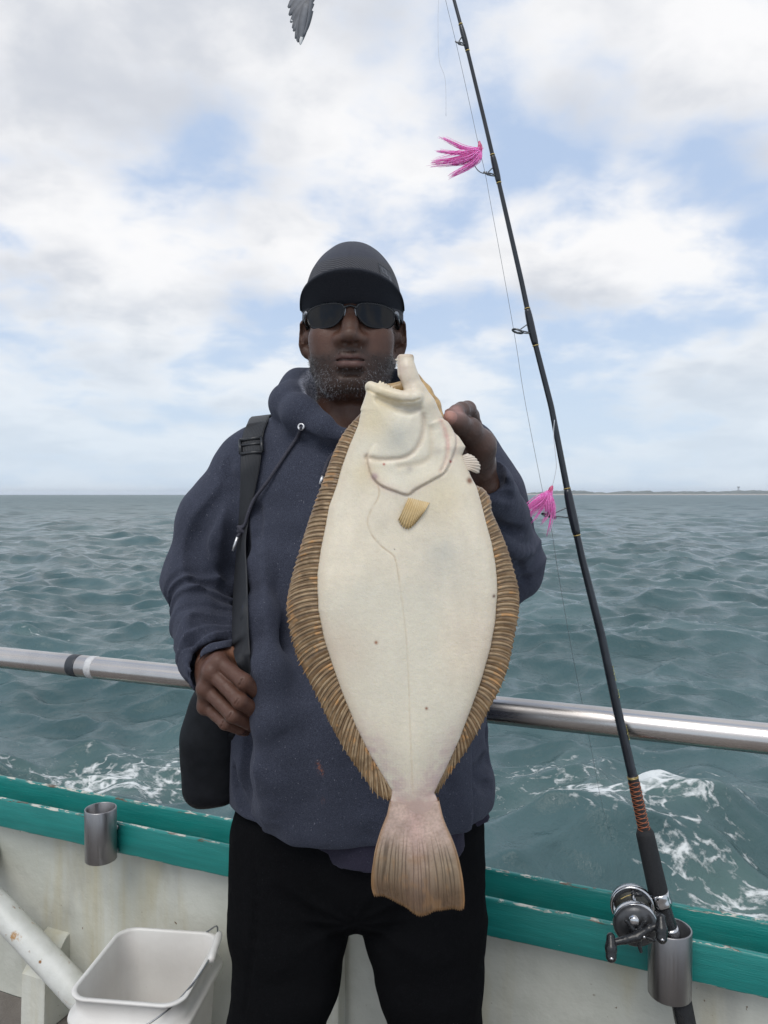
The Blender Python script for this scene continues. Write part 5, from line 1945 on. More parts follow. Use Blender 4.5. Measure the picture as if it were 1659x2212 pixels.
# ------------------------------------------------------------------ undershirt, trousers, shoes
def lower_body():
    # shirt tail hanging below the hoodie
    S = Sdf()
    S.ell(W(778, 1690, 1.395), (.222, .150, .20), 0.03)
    S.chain([W(1015, 1690, 1.385), W(1040, 1800, 1.375), W(1050, 1870, 1.37)], [.022, .026, .028], 0.02)
    S.chain([W(780, 1800, 1.27), W(780, 1950, 1.262)], [.04, .045], 0.02)
    S.chain([W(960, 1780, 1.30), W(985, 1900, 1.30)], [.03, .03], 0.03)
    # bottom edge: lower in the middle, a vent towards the flank
    zc, zr, zl = W(0, 1888, 1.225)[2], W(0, 1776, 1.355)[2], W(0, 1846, 1.25)[2]
    x0, x1 = W(704, 0, 1.25)[0], W(985, 0, 1.30)[0]

    def bottom(P):
        x = P[:, 0]
        zz = np.where(x < x0, zl + 0.35 * (x0 - x), np.where(x < x1, zc + 0.02 * (x - x0), zc + (zr - zc) * np.clip((x - x1) / 0.085, 0, 1)))
        return (zz - P[:, 2] + 0.002 * np.sin(x * 90)).astype(np.float32)
    S._add(bottom, (-9,) * 3, (9,) * 3, 0.003, 'i')
    S.post.append(lambda P, d: d + 0.005 * fbm(P * np.array([1, 1, .4], np.float32), 16.0, 2) + 0.003 * np.abs(np.sin(P[:, 0] * 60 + 3 * vnoise(P, 10.0))) * sstep(P[:, 0], 0.05, 0.14))
    V, F = S.mesh(0.0035, margin=0.01)
    t = cloth('undershirt_cotton', (0.022, 0.020, 0.034, 1), (0.034, 0.031, 0.050, 1), (0.08, 0.08, 0.1, 1), 0.0015)
    obj('undershirt', V, F, t.m, person)

    S = Sdf()
    S.ell(W(776, 1800, 1.40), (.222, .150, .17), 0.05)
    S.chain([W(635, 1800, 1.40), W(627, 1990, 1.39), W(623, 2105, 1.38), W(596, 2212, 1.38), np.array([-0.195, 1.42, 0.12]), np.array([-0.195, 1.42, 0.055])], [.118, .109, .094, .083, .066, .066], 0.012)
    S.chain([W(915, 1800, 1.40), W(918, 1990, 1.39), W(927, 2105, 1.38), W(938, 2212, 1.38), np.array([0.10, 1.42, 0.12]), np.array([0.10, 1.42, 0.055])], [.116, .115, .100, .084, .066, .066], 0.012)
    S.cap(W(720, 1900, 1.36), W(820, 1900, 1.36), .07, .07, 0.03)
    S._add(lambda P: (P[:, 2] - 0.93).astype(np.float32), (-9,) * 3, (9,) * 3, 0.01, 'i')

    def pf(P, d):
        n = np.abs(d) < 0.04
        if not n.any(): return d
        Q = P[n]
        g = 0.012 * fbm(Q * np.array([1, 1, .35], np.float32), 8.0, 2, 6.0) + 0.003 * fbm(Q, 30.0, 2)
        zc = W(765, 1985, 1.3)[2]; xc = W(765, 1985, 1.3)[0]
        r = np.sqrt((Q[:, 0] - xc) ** 2 + (Q[:, 2] - zc) ** 2)
        a = np.arctan2(Q[:, 2] - zc, Q[:, 0] - xc)
        g += 0.004 * np.abs(np.sin(a * 5 + 2 * vnoise(Q, 8.0))) * sstep(r, 0.22, 0.06)
        d = d.copy(); d[n] += g
        return d
    S.post.append(pf)
    ops = crease(S, [(545, 1830), (552, 1960), (540, 2100), (525, 2200)], .004, 0.008, 0.3, 's')
    if ops: S.ops += ops
    V, F = S.mesh(0.0045, margin=0.02)
    t = cloth('black_sweatpants', (0.0045, 0.0047, 0.0054, 1), (0.0075, 0.0077, 0.0088, 1), (0.02, 0.02, 0.023, 1), 0.0015)
    t.set(Sheen_Weight=0.0)
    t.bsdf.inputs['Specular IOR Level'].default_value = 0.04
    obj('sweatpants', V, F, t.m, person)
    sm = plain('shoe_black', (0.02, 0.02, 0.022, 1), (0.03, 0.03, 0.033, 1), 40, 0.6)
    so = plain('shoe_sole', (0.25, 0.25, 0.24, 1), (0.33, 0.33, 0.32, 1), 40, 0.7)
    for x in (-0.195, 0.10):
        c = np.array([x, 1.40, 0.0])
        S = Sdf(); S.ell(c + (0, -0.07, 0.05), (.047, .11, .045), 0.02); S.ell(c + (0, 0.06, 0.06), (.04, .06, .06), 0.03); S.cap(c + (0, 0.05, 0.06), c + (0, 0.04, 0.12), .045, .045, 0.02)
        S._add(lambda P: (0.022 - P[:, 2]).astype(np.float32), (-9,) * 3, (9,) * 3, 0.003, 'i')
        V, F = S.mesh(0.004); sh = obj('shoe', V, F, sm, person)
        S = Sdf(); S.box(c + (0, -0.035, 0.0135), (.049, .15, .0135), .012, 0.01)
        V, F = S.mesh(0.004); obj('sole', V, F, so, sh)


lower_body()


# ------------------------------------------------------------------ cap
def build_cap():
    root = None
    t = MT('cap_cloth')
    w = t.N('ShaderNodeTexWave'); w.wave_type = 'BANDS'; w.bands_direction = 'DIAGONAL'
    w.inputs['Scale'].default_value = 105; w.inputs['Distortion'].default_value = 1.2; w.inputs['Detail'].default_value = 1
    t.L(t.co('Object'), w.inputs['Vector'])
    sepz = t.N('ShaderNodeSeparateColor'); t.L(t.attr(), sepz.inputs[0])
    fr = sepz.outputs[0]
    base = t.mix(t.ramp(t.noise(800, 3), 0.35, 0.65), (0.040, 0.043, 0.057, 1), (0.064, 0.068, 0.086, 1))
    tex = t.mix(w.outputs['Fac'], (0.036, 0.037, 0.045, 1), (0.082, 0.082, 0.090, 1))
    t.set(Base_Color=t.mix(fr, base, tex), Roughness=0.85, Sheen_Weight=0.08)
    t.bsdf.inputs['Specular IOR Level'].default_value = 0.2
    b = t.bump(t.noise(900, 2), 0.5, 0.0012)
    t.bump(t.math('MULTIPLY', w.outputs['Fac'], fr), 0.5, 0.0016, b)
    # crown: six-panel dome as a shell
    V, F, C = [], [], []
    na, nr = 120, 40
    for i in range(nr + 1):
        q = i / nr
        for k in range(na):
            th = 2 * math.pi * k / na                 # 0 = front
            fz = math.cos(th)
            phi = q * 1.62                            # from button to rim
            rx, ry, rz = 91.0, 106.0, 135.0
            # squarer front panel
            sp = math.sin(min(phi, math.pi / 2)) ** 0.93
            x = rx * sp * math.sin(th); y = 10 - ry * sp * math.cos(th) * (1.0 if fz < 0 else 0.99)
            z = 29 + rz * (max(math.cos(phi), 0) ** 0.93 if phi < math.pi / 2 else 0)
            if phi > math.pi / 2:
                z = 29 - (phi - math.pi / 2) / 0.05 * (4 if fz > 0 else 4)
            low = -9 * (0.5 - 0.5 * fz) * sstep(np.array(q), 0.55, 1.0)   # back sits lower
            z += float(low) * 1.6
            # panel seams
            sm = min(abs(((math.degrees(th) + 30 * 0) % 60)), 60 - (math.degrees(th) % 60))
            dent = 1 - 0.018 * math.exp(-(sm / 1.6) ** 2) * (q > 0.05)
            V.append(Hd(x * dent, 10 + (y - 10) * dent, z))
            zz = z
            C.append((float(sstep(np.array(fz), 0.15, 0.35) * sstep(np.array(float(zz)), 122, 112) * sstep(np.array(fz), 0.1, 0.3)), 0, 0))
    V = np.array(V)
    V += 0.0016 * np.stack([fbm(V, 22, 2), fbm(V, 22, 2, 2.0), fbm(V, 22, 2, 5.0)], 1)
    for i in range(nr):
        for k in range(na):
            k2 = (k + 1) % na
            F.append([i * na + k, (i + 1) * na + k, (i + 1) * na + k2, i * na + k2])
    n0 = len(V)
    cen = Hd(0, 10, 40)
    Vi = cen + (V - cen) * 0.975
    F2 = [[a + n0 for a in f[::-1]] for f in F]
    rim = [[nr * na + k, n0 + nr * na + k, n0 + nr * na + (k + 1) % na, nr * na + (k + 1) % na] for k in range(na)]
    cap = obj('cap', np.vstack([V, Vi]), F + F2 + rim, t.m, person, colors=np.vstack([C, np.zeros((n0, 3))]))
    cap['label'] = 'dark baseball cap with textured front panel and curved brim'
    # brim
    V, F = [], []
    nu, nv = 60, 14
    for layer in (0, 1):
        for i in range(nu + 1):
            th = math.radians(-84 + 168 * i / nu)
            for j in range(nv + 1):
                q = j / nv
                rx_, ry_ = 91.5 * math.sin(th), 10 - 103 * math.cos(th)
                ext = 70 * max(math.cos(th), 0) ** 0.62
                x = rx_ * (1 + 0.02 * q); y = ry_ - ext * q
                z = 33 + 8 * math.sin(th) ** 2 + 0.57 * ext * q - 9 * (q ** 2) * math.sin(th) ** 2
                V.append(Hd(x, y, z - (3.6 if layer else 0) - (0.4 * q)))
    n0 = (nu + 1) * (nv + 1)
    for i in range(nu):
        for j in range(nv):
            a = i * (nv + 1) + j
            F.append([a, a + 1, a + nv + 2, a + nv + 1]); F.append([n0 + a, n0 + a + nv + 1, n0 + a + nv + 2, n0 + a + 1])
        a = i * (nv + 1) + nv
        F.append([a, n0 + a, n0 + a + nv + 1, a + nv + 1])
    bm_ = plain('brim_cloth', (0.022, 0.024, 0.032, 1), (0.032, 0.034, 0.042, 1), 500, 0.85, 0, 0.001, 900, 0.2)
    obj('brim', V, F, bm_, cap)
    m = MB(); m.add(*lathe([(0.0, 0.006), (0.004, 0.0055), (0.0065, 0.003), (0.007, 0.0)], Hd(0, 10, 163.0), (0, 0, 1), 16)); m.build('top_button', bm_, cap)
    # woven tag with an embroidered mark on the side of the crown
    tagm = plain('tag_grey', (0.055, 0.058, 0.068, 1), (0.075, 0.078, 0.088, 1), 400, 0.8)
    mk = plain('tag_mark', (0.13, 0.135, 0.15, 1), (0.10, 0.105, 0.12, 1), 300, 0.7)

    def dome(th, z, off):
        fz = math.cos(th)
        c_ = min(1, max(0, (z - 29) / 135)) ** (1 / 0.93)
        sp = math.sin(math.acos(c_)) ** 0.93
        return Hd((90 + off) * sp * math.sin(th), 10 - (105 + off) * sp * math.cos(th), z)
    # NOTE the tag sits on the wearer's left, over the temple
    def patch(u0, u1, w0, w1, off, n=6, skew=-18):
        V = [dome(math.radians(u0 + (u1 - u0) * i / n), w0 + (w1 - w0) * j / n + skew * (i / n) * (1 if abs(u1 - u0) > 10 else 0) + sk(u0 + (u1 - u0) * i / n), off) for i in range(n + 1) for j in range(n + 1)]
        F = [[i * (n + 1) + j, (i + 1) * (n + 1) + j, (i + 1) * (n + 1) + j + 1, i * (n + 1) + j + 1] for i in range(n) for j in range(n)]
        return V, F
    sk = lambda u: -0.55 * (u - 38)
    def closed(u0, u1, w0, w1, o0, o1):
        Va, Fa = patch(u0, u1, w0, w1, o1, 6, 0); Vb, Fb = patch(u0, u1, w0, w1, o0, 6, 0)
        n = len(Va)
        ring = [i * 7 for i in range(7)] + [42 + j for j in range(1, 7)] + [48 - 7 * i for i in range(1, 7)] + [6 - j for j in range(1, 6)]
        Fs = [[ring[i], ring[(i + 1) % len(ring)], n + ring[(i + 1) % len(ring)], n + ring[i]] for i in range(len(ring))]
        return Va + Vb, Fa + [[n + a for a in f[::-1]] for f in Fb] + Fs
    m = MB(); m.add(*closed(37, 57, 84, 110, -1.0, 1.6)); tg = m.build('tag_patch', tagm, cap)
    m = MB()
    for u0, u1, w0, w1 in ((40, 48, 103, 105.5), (40, 42, 98, 104), (46, 48, 94, 104), (40, 54, 95, 97.5), (50, 54, 88, 96), (42, 52, 87, 89.5)):
        m.add(*closed(u0, u1, w0, w1, 1.5, 2.2))
    m.build('tag_mark', mk, tg)
    return cap


build_cap()


# ------------------------------------------------------------------ sunglasses
def build_glasses():
    g = thing('sunglasses', tuple(Hd(0, -104, -8)), 'dark wraparound sunglasses worn under the cap', 'sunglasses')
    t = MT('dark_lens')
    t.set(Base_Color=t.mix(t.noise(4, 2), (0.006, 0.007, 0.009, 1), (0.010, 0.011, 0.013, 1)), Roughness=0.08)
    t.bsdf.inputs['Specular IOR Level'].default_value = 0.22
    fm = plain('glasses_frame', (0.012, 0.013, 0.016, 1), (0.02, 0.021, 0.024, 1), 200, 0.28)
    hm = plain('hinge_metal', (0.30, 0.31, 0.33, 1), (0.22, 0.23, 0.25, 1), 200, 0.3, 0.8)
    outl = [(8, 22), (13, 30), (30, 33), (52, 32.5), (70, 29), (76, 19), (74, 4), (65, -6), (46, -9.5), (30, -8), (19, -1), (11, 10)]

    def surf(x, z, off=0.0):
        # wrapped front: a shallow barrel around the face
        y = -104 + 0.0060 * x * x + 0.0020 * (z - 10) ** 2 + 0.10 * (z - 10)
        return Hd(x, y - off, z)
    for sx in (-1, 1):
        ol = spline(outl + [outl[0]], 49)[:-1]
        n = len(ol); cx, cz = ol.mean(0)
        V, F = [], []
        rings = 7
        for layer in (0.0, 1.8):
            for r in range(rings):
                q = 1 - r / rings
                for p in ol:
                    V.append(surf(sx * (cx + (p[0] - cx) * q), cz + (p[1] - cz) * q, layer))
            V.append(surf(sx * cx, cz, layer))
        k = rings * n + 1
        for L_ in (0, 1):
            for r in range(rings - 1):
                for i in range(n):
                    i2 = (i + 1) % n
                    f = [L_ * k + r * n + i, L_ * k + r * n + i2, L_ * k + (r + 1) * n + i2, L_ * k + (r + 1) * n + i]
                    F.append(f if (L_ == 0) ^ (sx < 0) else f[::-1])
            for i in range(n):
                f = [L_ * k + (rings - 1) * n + i, L_ * k + (rings - 1) * n + (i + 1) % n, L_ * k + rings * n]
                F.append(f if (L_ == 0) ^ (sx < 0) else f[::-1])
        for i in range(n):
            f = [i, (i + 1) % n, k + (i + 1) % n, k + i]
            F.append(f if sx > 0 else f[::-1])
        obj('lens', V, F, t.m, g)
        top = np.array([surf(sx * x, z, 1.0) for x, z in spline([(9, 22), (14, 29.5), (30, 32.3), (52, 31.3), (68, 26.8), (76, 18)], 30)])
        V, F = tube(top, 0.0017, 8); obj('brow_bar', V, F, fm, g)
        tp = spline([Hd(sx * 75, -72, 19), Hd(sx * 81, -40, 17), Hd(sx * 83, 0, 14), Hd(sx * 84, 14, 6), Hd(sx * 84, 22, -8)], 20)
        V, F = tube(tp, [0.0026] * 12 + [0.0022] * 8, 8); obj('temple', V, F, fm, g)
        m = MB(); m.add(*tube(spline([surf(sx * 74, 24, 1.5), Hd(sx * 78, -66, 20), Hd(sx * 80, -56, 15)], 8), [0.0030, 0.0042, 0.0042, 0.004, 0.0036, 0.0034, 0.003, 0.0022], 8)); m.build('hinge', hm, g)
        m = MB(); m.add(*tube(spline([surf(sx * 8, 24, 0), Hd(sx * 9.5, -102, 12), Hd(sx * 12, -98, 3)], 8), 0.0013, 8)); m.build('nose_pad', hm, g)
    m = MB(); m.add(*tube(spline([surf(-10, 24, 1), surf(0, 27, 2), surf(10, 24, 1)], 10), 0.0021, 8)); m.build('bridge', fm, g)


build_glasses()


# ------------------------------------------------------------------ shoulder bag
def ahead(p, off):
    """moves a point towards the viewer's side of the cloth when it lies beneath it"""
    d = np.asarray(p) - CAMP; L_ = np.linalg.norm(d); d = d / L_
    loc, n, i, dist = BVH.ray_cast(Vector(CAMP), Vector(d))
    if loc is not None and dist - off < L_ and L_ - dist < 0.03:
        return CAMP + d * (dist - off)
    return p


def build_bag():
    b0 = W(455, 1742, 1.37)
    bag = thing('shoulder_bag', tuple(b0), 'black pouch slung on a wide strap gripped in the hand', 'bag')
    S = Sdf()
    S.ell(W(462, 1590, 1.372), (.052, .045, .105), 0.02)
    S.box(W(458, 1650, 1.372), (.050, .040, .075), .032, 0.03)
    S.ell(W(450, 1700, 1.372), (.038, .036, .032), 0.02)
    S.cap(W(480, 1500, 1.35), W(470, 1580, 1.37), .030, .045, 0.03)
    S.post.append(lambda P, d: d + 0.006 * fbm(P * np.array([1, 1, .5], np.float32), 14.0, 2))
    V, F = S.mesh(0.003)
    t = MT('black_neoprene')
    t.set(Base_Color=t.mix(t.ramp(t.noise(40, 4), 0.3, 0.7), (0.006, 0.007, 0.009, 1), (0.010, 0.011, 0.014, 1)), Roughness=0.6)
    t.bsdf.inputs['Specular IOR Level'].default_value = 0.15
    t.bump(t.noise(600, 3), 0.4, 0.0012)
    obj('pouch', V, F, t.m, bag)
    wt = MT('strap_webbing')
    w = wt.N('ShaderNodeTexWave'); w.inputs['Scale'].default_value = 120; w.bands_direction = 'X'
    wt.L(wt.co('loc'), w.inputs['Vector'])
    wt.set(Base_Color=wt.mix(w.outputs['Fac'], (0.010, 0.011, 0.014, 1), (0.022, 0.024, 0.029, 1)), Roughness=0.6)
    wt.bump(w.outputs['Fac'], 0.6, 0.0012)
    # ribbon over the shoulder, down the chest and into the fist
    L_ = [(534, 915), (524, 940), (520, 975), (519, 1040), (517, 1100), (513, 1160), (508, 1220), (503, 1290), (501, 1360), (503, 1400)]
    R_ = [(579, 909), (570, 935), (566, 970), (561, 1010), (551, 1060), (540, 1110), (531, 1170), (534, 1240), (536, 1310), (538, 1370), (541, 1415)]
    n = 70
    Ls, Rs = spline(L_, n), spline(R_, n)
    Pl, Pr = [], []
    for i in range(n):
        a, b = on_cloth(*Ls[i], 0.007), on_cloth(*Rs[i], 0.007)
        if a is None: a = W(*Ls[i], 1.40)
        if b is None: b = W(*Rs[i], 1.40)
        Pl.append(a); Pr.append(b)
    Pl, Pr = np.array(Pl), np.array(Pr)
    # pull the webbing taut: smooth its depth, never below the cloth
    def taut(P):
        y = P[:, 1].copy()
        for _ in range(60):
            s_ = y.copy(); s_[1:-1] = (y[:-2] + y[2:]) / 2
            y = np.minimum(P[:, 1], s_)
        k = (y / P[:, 1])[:, None]
        return CAMP + (P - CAMP) * k
    Pl, Pr = taut(Pl), taut(Pr)
    # over the shoulder to the back
    bl = [W(540, 903, 1.47), W(548, 905, 1.55), W(552, 960, 1.60)]
    br = [W(583, 898, 1.47), W(592, 900, 1.55), W(600, 960, 1.60)]
    # into the fist, narrowing and twisting
    dl = [W(508, 1425, 1.222), W(522, 1455, 1.224), W(540, 1490, 1.228), W(545, 1530, 1.245)]
    dr = [W(540, 1440, 1.222), W(546, 1470, 1.226), W(556, 1496, 1.230), W(560, 1535, 1.248)]
    A_ = np.vstack([np.array(bl)[::-1], Pl, dl]); B_ = np.vstack([np.array(br)[::-1], Pr, dr])
    A_, B_ = spline(A_, 150), spline(B_, 150)
    V, F, LC = [], [], []
    nx = 9
    for i in range(150):
        w_ = np.linalg.norm(B_[i] - A_[i])
        for j in range(nx):
            q = j / (nx - 1)
            p = A_[i] * (1 - q) + B_[i] * q
            bow = 0.0035 * math.sin(math.pi * q)
            d = CAMP - p; d /= np.linalg.norm(d)
            p = ahead(p, 0.002)
            V.append(p + d * (0.002 + bow)); LC.append((q * 0.036, i * 0.005, 0))
    n0 = len(V)
    for i in range(150):
        for j in range(nx):
            p = np.array(V[i * nx + j]); d = CAMP - p; d /= np.linalg.norm(d)
            V.append(p - d * 0.002); LC.append(LC[i * nx + j])
    for i in range(149):
        for j in range(nx - 1):
            a = i * nx + j
            F.append([a, a + nx, a + nx + 1, a + 1]); F.append([n0 + a, n0 + a + 1, n0 + a + nx + 1, n0 + a + nx])
        for a, fl in ((i * nx, 0), (i * nx + nx - 1, 1)):
            f = [a, n0 + a, n0 + a + nx, a + nx]
            F.append(f if not fl else f[::-1])
    strap = obj('strap', V, F, wt.m, bag, loc3=LC)
    # slider buckle
    def cpt(x, y):
        p = on_cloth(x, y, 0.008)
        return p if p is not None else W(x, y, 1.36)
    bk = plain('buckle_black', (0.014, 0.015, 0.018, 1), (0.02, 0.021, 0.024, 1), 100, 0.35)
    q = [cpt(518, 951), cpt(565, 945), cpt(566, 976), cpt(520, 980)]
    q = [p + (CAMP - p) / np.linalg.norm(CAMP - p) * 0.004 for p in q]
    m = MB()
    for i in range(4):
        m.add(*tube([q[i], q[(i + 1) % 4]], [0.0032, 0.0032], 8))
    m.add(*tube([q[0] * .6 + q[3] * .4, q[1] * .6 + q[2] * .4], [0.0028, 0.0028], 8))
    m.build('slider_buckle', bk, strap)
    # lower run from the fist back to the pouch
    V, F = tube(spline([W(535, 1520, 1.25), W(520, 1560, 1.285), W(500, 1590, 1.33), W(478, 1560, 1.36)], 20), 0.008, 8)
    obj('lower_strap', V, F, t.m, strap)


build_bag()
# ================================================================== fishing rod and reel
sv = lambda x, y: (x / 1.1573, y / 1.1573)
RODP = [(1081, -220, 1.43), (1135, 0, 1.425), (1164, 107, 1.42), (1213, 310, 1.418), (1242, 434, 1.415), (1303, 700, 1.41), (1330, 828, 1.408), (1378, 1016, 1.405), (1427, 1270, 1.40), (1455, 1396, 1.398), (1504, 1591, 1.395), (1540, 1760, 1.39), (1581, 1938, 1.385), (1610, 2073, 1.382), (1646, 2232, 1.377), (1677, 2330, 1.372), (1707, 2535, 1.362), (1722, 2600, 1.36)]
ROD3 = np.array([W(*sv(x, y), D) for x, y, D in RODP])
RODY = np.array([p[1] for p in RODP], float)


def rod_at(ysrc):
    return np.array([np.interp(ysrc, RODY, ROD3[:, k]) for k in range(3)])


butt_end = ROD3[-1] + (ROD3[-1] - ROD3[-3]) * 1.05
rod = thing('fishing_rod', tuple(butt_end), 'tall dark boat fishing rod standing in the steel holder', 'fishing rod')


def rod_mats():
    t = MT('rod_blank')
    t.set(Base_Color=t.mix(t.ramp(t.noise(30, 4), 0.3, 0.7), (0.012, 0.015, 0.021, 1), (0.020, 0.024, 0.032, 1)), Roughness=0.22)
    t2 = MT('eva_foam')
    t2.set(Base_Color=t2.mix(t2.ramp(t2.noise(500, 3), 0.35, 0.7), (0.010, 0.011, 0.013, 1), (0.017, 0.018, 0.021, 1)), Roughness=0.8)
    t2.bump(t2.noise(700, 3), 0.5, 0.001)
    return t.m, t2.m


BLANK, FOAM = rod_mats()
GOLD = plain('gold_thread', (0.45, 0.33, 0.10, 1), (0.55, 0.42, 0.16, 1), 300, 0.35, 0.3)
ORANGE = plain('copper_thread', (0.42, 0.12, 0.05, 1), (0.52, 0.18, 0.08, 1), 300, 0.45)
GUIDEM = plain('guide_metal', (0.12, 0.125, 0.13, 1), (0.18, 0.185, 0.19, 1), 200, 0.25, 0.9)
CHROME = plain('chrome', (0.62, 0.62, 0.63, 1), (0.50, 0.50, 0.51, 1), 60, 0.16, 1.0)
BLACKP = plain('black_plastic', (0.011, 0.012, 0.014, 1), (0.017, 0.018, 0.020, 1), 90, 0.28)
REELGREY = plain('reel_graphite', (0.060, 0.062, 0.066, 1), (0.085, 0.086, 0.09, 1), 40, 0.32, 0.6)


def build_rod():
    ys = np.linspace(-220, 2075, 160)
    px = np.interp(ys, [-220, 0, 450, 900, 1270, 1590, 1938, 2075], [7, 8.3, 10.6, 13.8, 16.2, 20.5, 24, 27])
    P = np.array([rod_at(y) for y in ys])
    V, F = tube(P, px * P[:, 1] / (2 * FV * 1.1573), 18)
    obj('blank', V, F, BLANK, rod)

    def px2m(w, y):
        return w * rod_at(y)[1] / (2 * FV * 1.1573)
    # thread wraps where the guides stand, each with fine gold bands
    for k, (y0, y1, ring, loop) in enumerate(((62, 125, (1145, 107), 6.5), (388, 455, (1217, 434), 8.0), (772, 862, (1294, 828), 13.0), (1222, 1336, (1372, 1289), 17.0))):
        yy = np.linspace(y0, y1, 14)
        w = np.interp(yy, [-220, 0, 450, 900, 1270, 1590], [7.5, 9, 11.5, 15, 17.5, 22])
        prof = w + np.sin(np.linspace(0, math.pi, 14)) ** 0.5 * (3.6 + 0.6 * k)
        Pw = np.array([rod_at(y) for y in yy])
        V, F = tube(Pw, prof * Pw[:, 1] / (2 * FV * 1.1573), 16)
        obj('thread_wrap', V, F, BLANK, rod)
        for y in (y0 - 1, y1 + 2):
            p = np.array([rod_at(y - 0.9), rod_at(y + 0.9)])
            V, F = tube(p, px2m(np.interp(y, [-220, 0, 450, 900, 1270], [7.5, 9, 11.5, 15, 17.5]) + 1.6, y), 16)
            obj('gold_band', V, F, GOLD, rod)
        # guide: ring on three struts
        rp = rod_at(ring[1])
        D = rp[1] - 0.006
        c = W(*sv(*ring), D)
        g = obj('line_guide', *tube([rod_at(y0 + (y1 - y0) * 0.5), rod_at(y0 + (y1 - y0) * 0.62)], [px2m(10, y0), px2m(9, y0)], 6), GUIDEM, rod)
        R = px2m(2 * loop, ring[1])
        ax = np.array([0.30, 0.05, 0.95]) if k > 1 else np.array([0.35, -0.45, 0.82])
        ax /= np.linalg.norm(ax)
        a_, b_ = frame_of(ax)
        ringp = [c + R * (math.cos(u) * a_ + math.sin(u) * b_) for u in np.linspace(0, 2 * math.pi, 29)]
        V, F = tube(ringp, 0.0014 + 0.0003 * k, 8)
        obj('guide_ring', V, F, GUIDEM, g)
        tdir = rod_at(y0 + 5) - rod_at(y1 - 5); tdir /= np.linalg.norm(tdir)
        for foot, side in ((rod_at(y0 + (y1 - y0) * 0.38), 0), (rod_at(ring[1] + 6), 0.7), (rod_at(ring[1] + 6), -0.7)):
            out = c - foot; out /= np.linalg.norm(out)
            end = c + R * (-out * 0.2 + side * np.array([0, 1, 0]) * 1.0)
            if side == 0: end = c + R * (tdir * 0.0 + out * 0.1) - out * R * 0.9
            V, F = tube(spline([foot, foot * .5 + end * .5 + np.array([0, side * R * 0.4, 0.0]), end], 10), 0.0012, 6)
            obj('guide_strut', V, F, GUIDEM, g)
    # diamond wrap above the fore grip
    P = np.array([rod_at(y) for y in np.linspace(1938, 2078, 20)])
    V, F = tube(P, np.interp(np.linspace(0, 1, 20), [0, 1], [px2m(27, 1940), px2m(29, 2070)]), 18)
    obj('butt_wrap', V, F, plain('wrap_thread', (0.014, 0.012, 0.013, 1), (0.022, 0.018, 0.018, 1), 400, 0.4), rod)
    for sgn in (1, -1):
        for ph in (0, math.pi):
            pts = []
            for u in np.linspace(0, 1, 150):
                y = 1952 + (2074 - 1952) * u
                p = rod_at(y)
                ax = rod_at(y + 4) - rod_at(y - 4); ax /= np.linalg.norm(ax)
                a_, b_ = frame_of(ax)
                r = px2m(28.4 + 1.5 * u, y)
                th = sgn * u * 2 * math.pi * 5.5 + ph
                pts.append(p + r * (math.cos(th) * a_ + math.sin(th) * b_))
            V, F = tube(pts, 0.00045, 5)
            obj('diamond_thread', V, F, ORANGE, rod)
    for y in (1941, 1944):
        V, F = tube([rod_at(y - .8), rod_at(y + .8)], px2m(28.6, y), 18); obj('gold_band', V, F, GOLD, rod)
    # worn yellow lettering strokes along the blank
    m = MB()
    for y0, n in ((1664, 5), (1722, 3), (1812, 5)):
        for k in range(n):
            y = y0 + k * 7.5
            p = rod_at(y); r = px2m(np.interp(y, [1590, 1938], [22, 25]), y) + 0.00025
            a0 = -0.45
            pts = []
            for u in np.linspace(0, 1, 7):
                th = a0 + 0.42 * math.sin(u * (2.5 + k % 3))
                pts.append(rod_at(y + 5.0 * u) + r * np.array([math.cos(th), -abs(math.sin(th)) - 0.2, 0]) / 1.0)
            m.add(*tube(pts, 0.0005, 5))
    m.build('lettering', plain('yellow_print', (0.50, 0.46, 0.12, 1), (0.42, 0.38, 0.10, 1), 300, 0.5), rod)
    # fore grip, reel seat, butt
    yy = np.linspace(2072, 2236, 16)
    prof = np.interp(yy, [2072, 2076, 2084, 2140, 2225, 2236], [34, 42, 45, 46.5, 49, 46])
    P = np.array([rod_at(y) for y in yy])
    V, F = tube(P, prof * P[:, 1] / (2 * FV * 1.1573), 22); obj('fore_grip', V, F, FOAM, rod)
    yy = np.linspace(2236, 2600, 30)
    P = np.array([rod_at(y) for y in yy]); P = np.vstack([P, butt_end])
    V, F = tube(P, [px2m(39, 2300)] * 22 + [px2m(48, 2500)] * 9, 22); obj('reel_seat', V, F, BLACKP, rod)
    yy = np.linspace(2229, 2264, 8)
    P = np.array([rod_at(y) for y in yy])
    V, F = tube(P, np.array([49, 51.5, 52, 51, 51, 52, 51.5, 49]) * P[:, 1] / (2 * FV * 1.1573), 26); obj('seat_hood', V, F, CHROME, rod)
    yy = np.linspace(2318, 2350, 6)
    P = np.array([rod_at(y) for y in yy])
    V, F = tube(P, np.array([40, 43, 43.5, 43.5, 43, 40]) * P[:, 1] / (2 * FV * 1.1573), 22); obj('seat_collar', V, F, CHROME, rod)
    P = np.array([rod_at(2420), rod_at(2480), rod_at(2600), butt_end])
    V, F = tube(P, [px2m(50, 2480), px2m(51, 2500), px2m(51, 2500), px2m(49, 2500)], 22); obj('butt_grip', V, F, FOAM, rod)


build_rod()


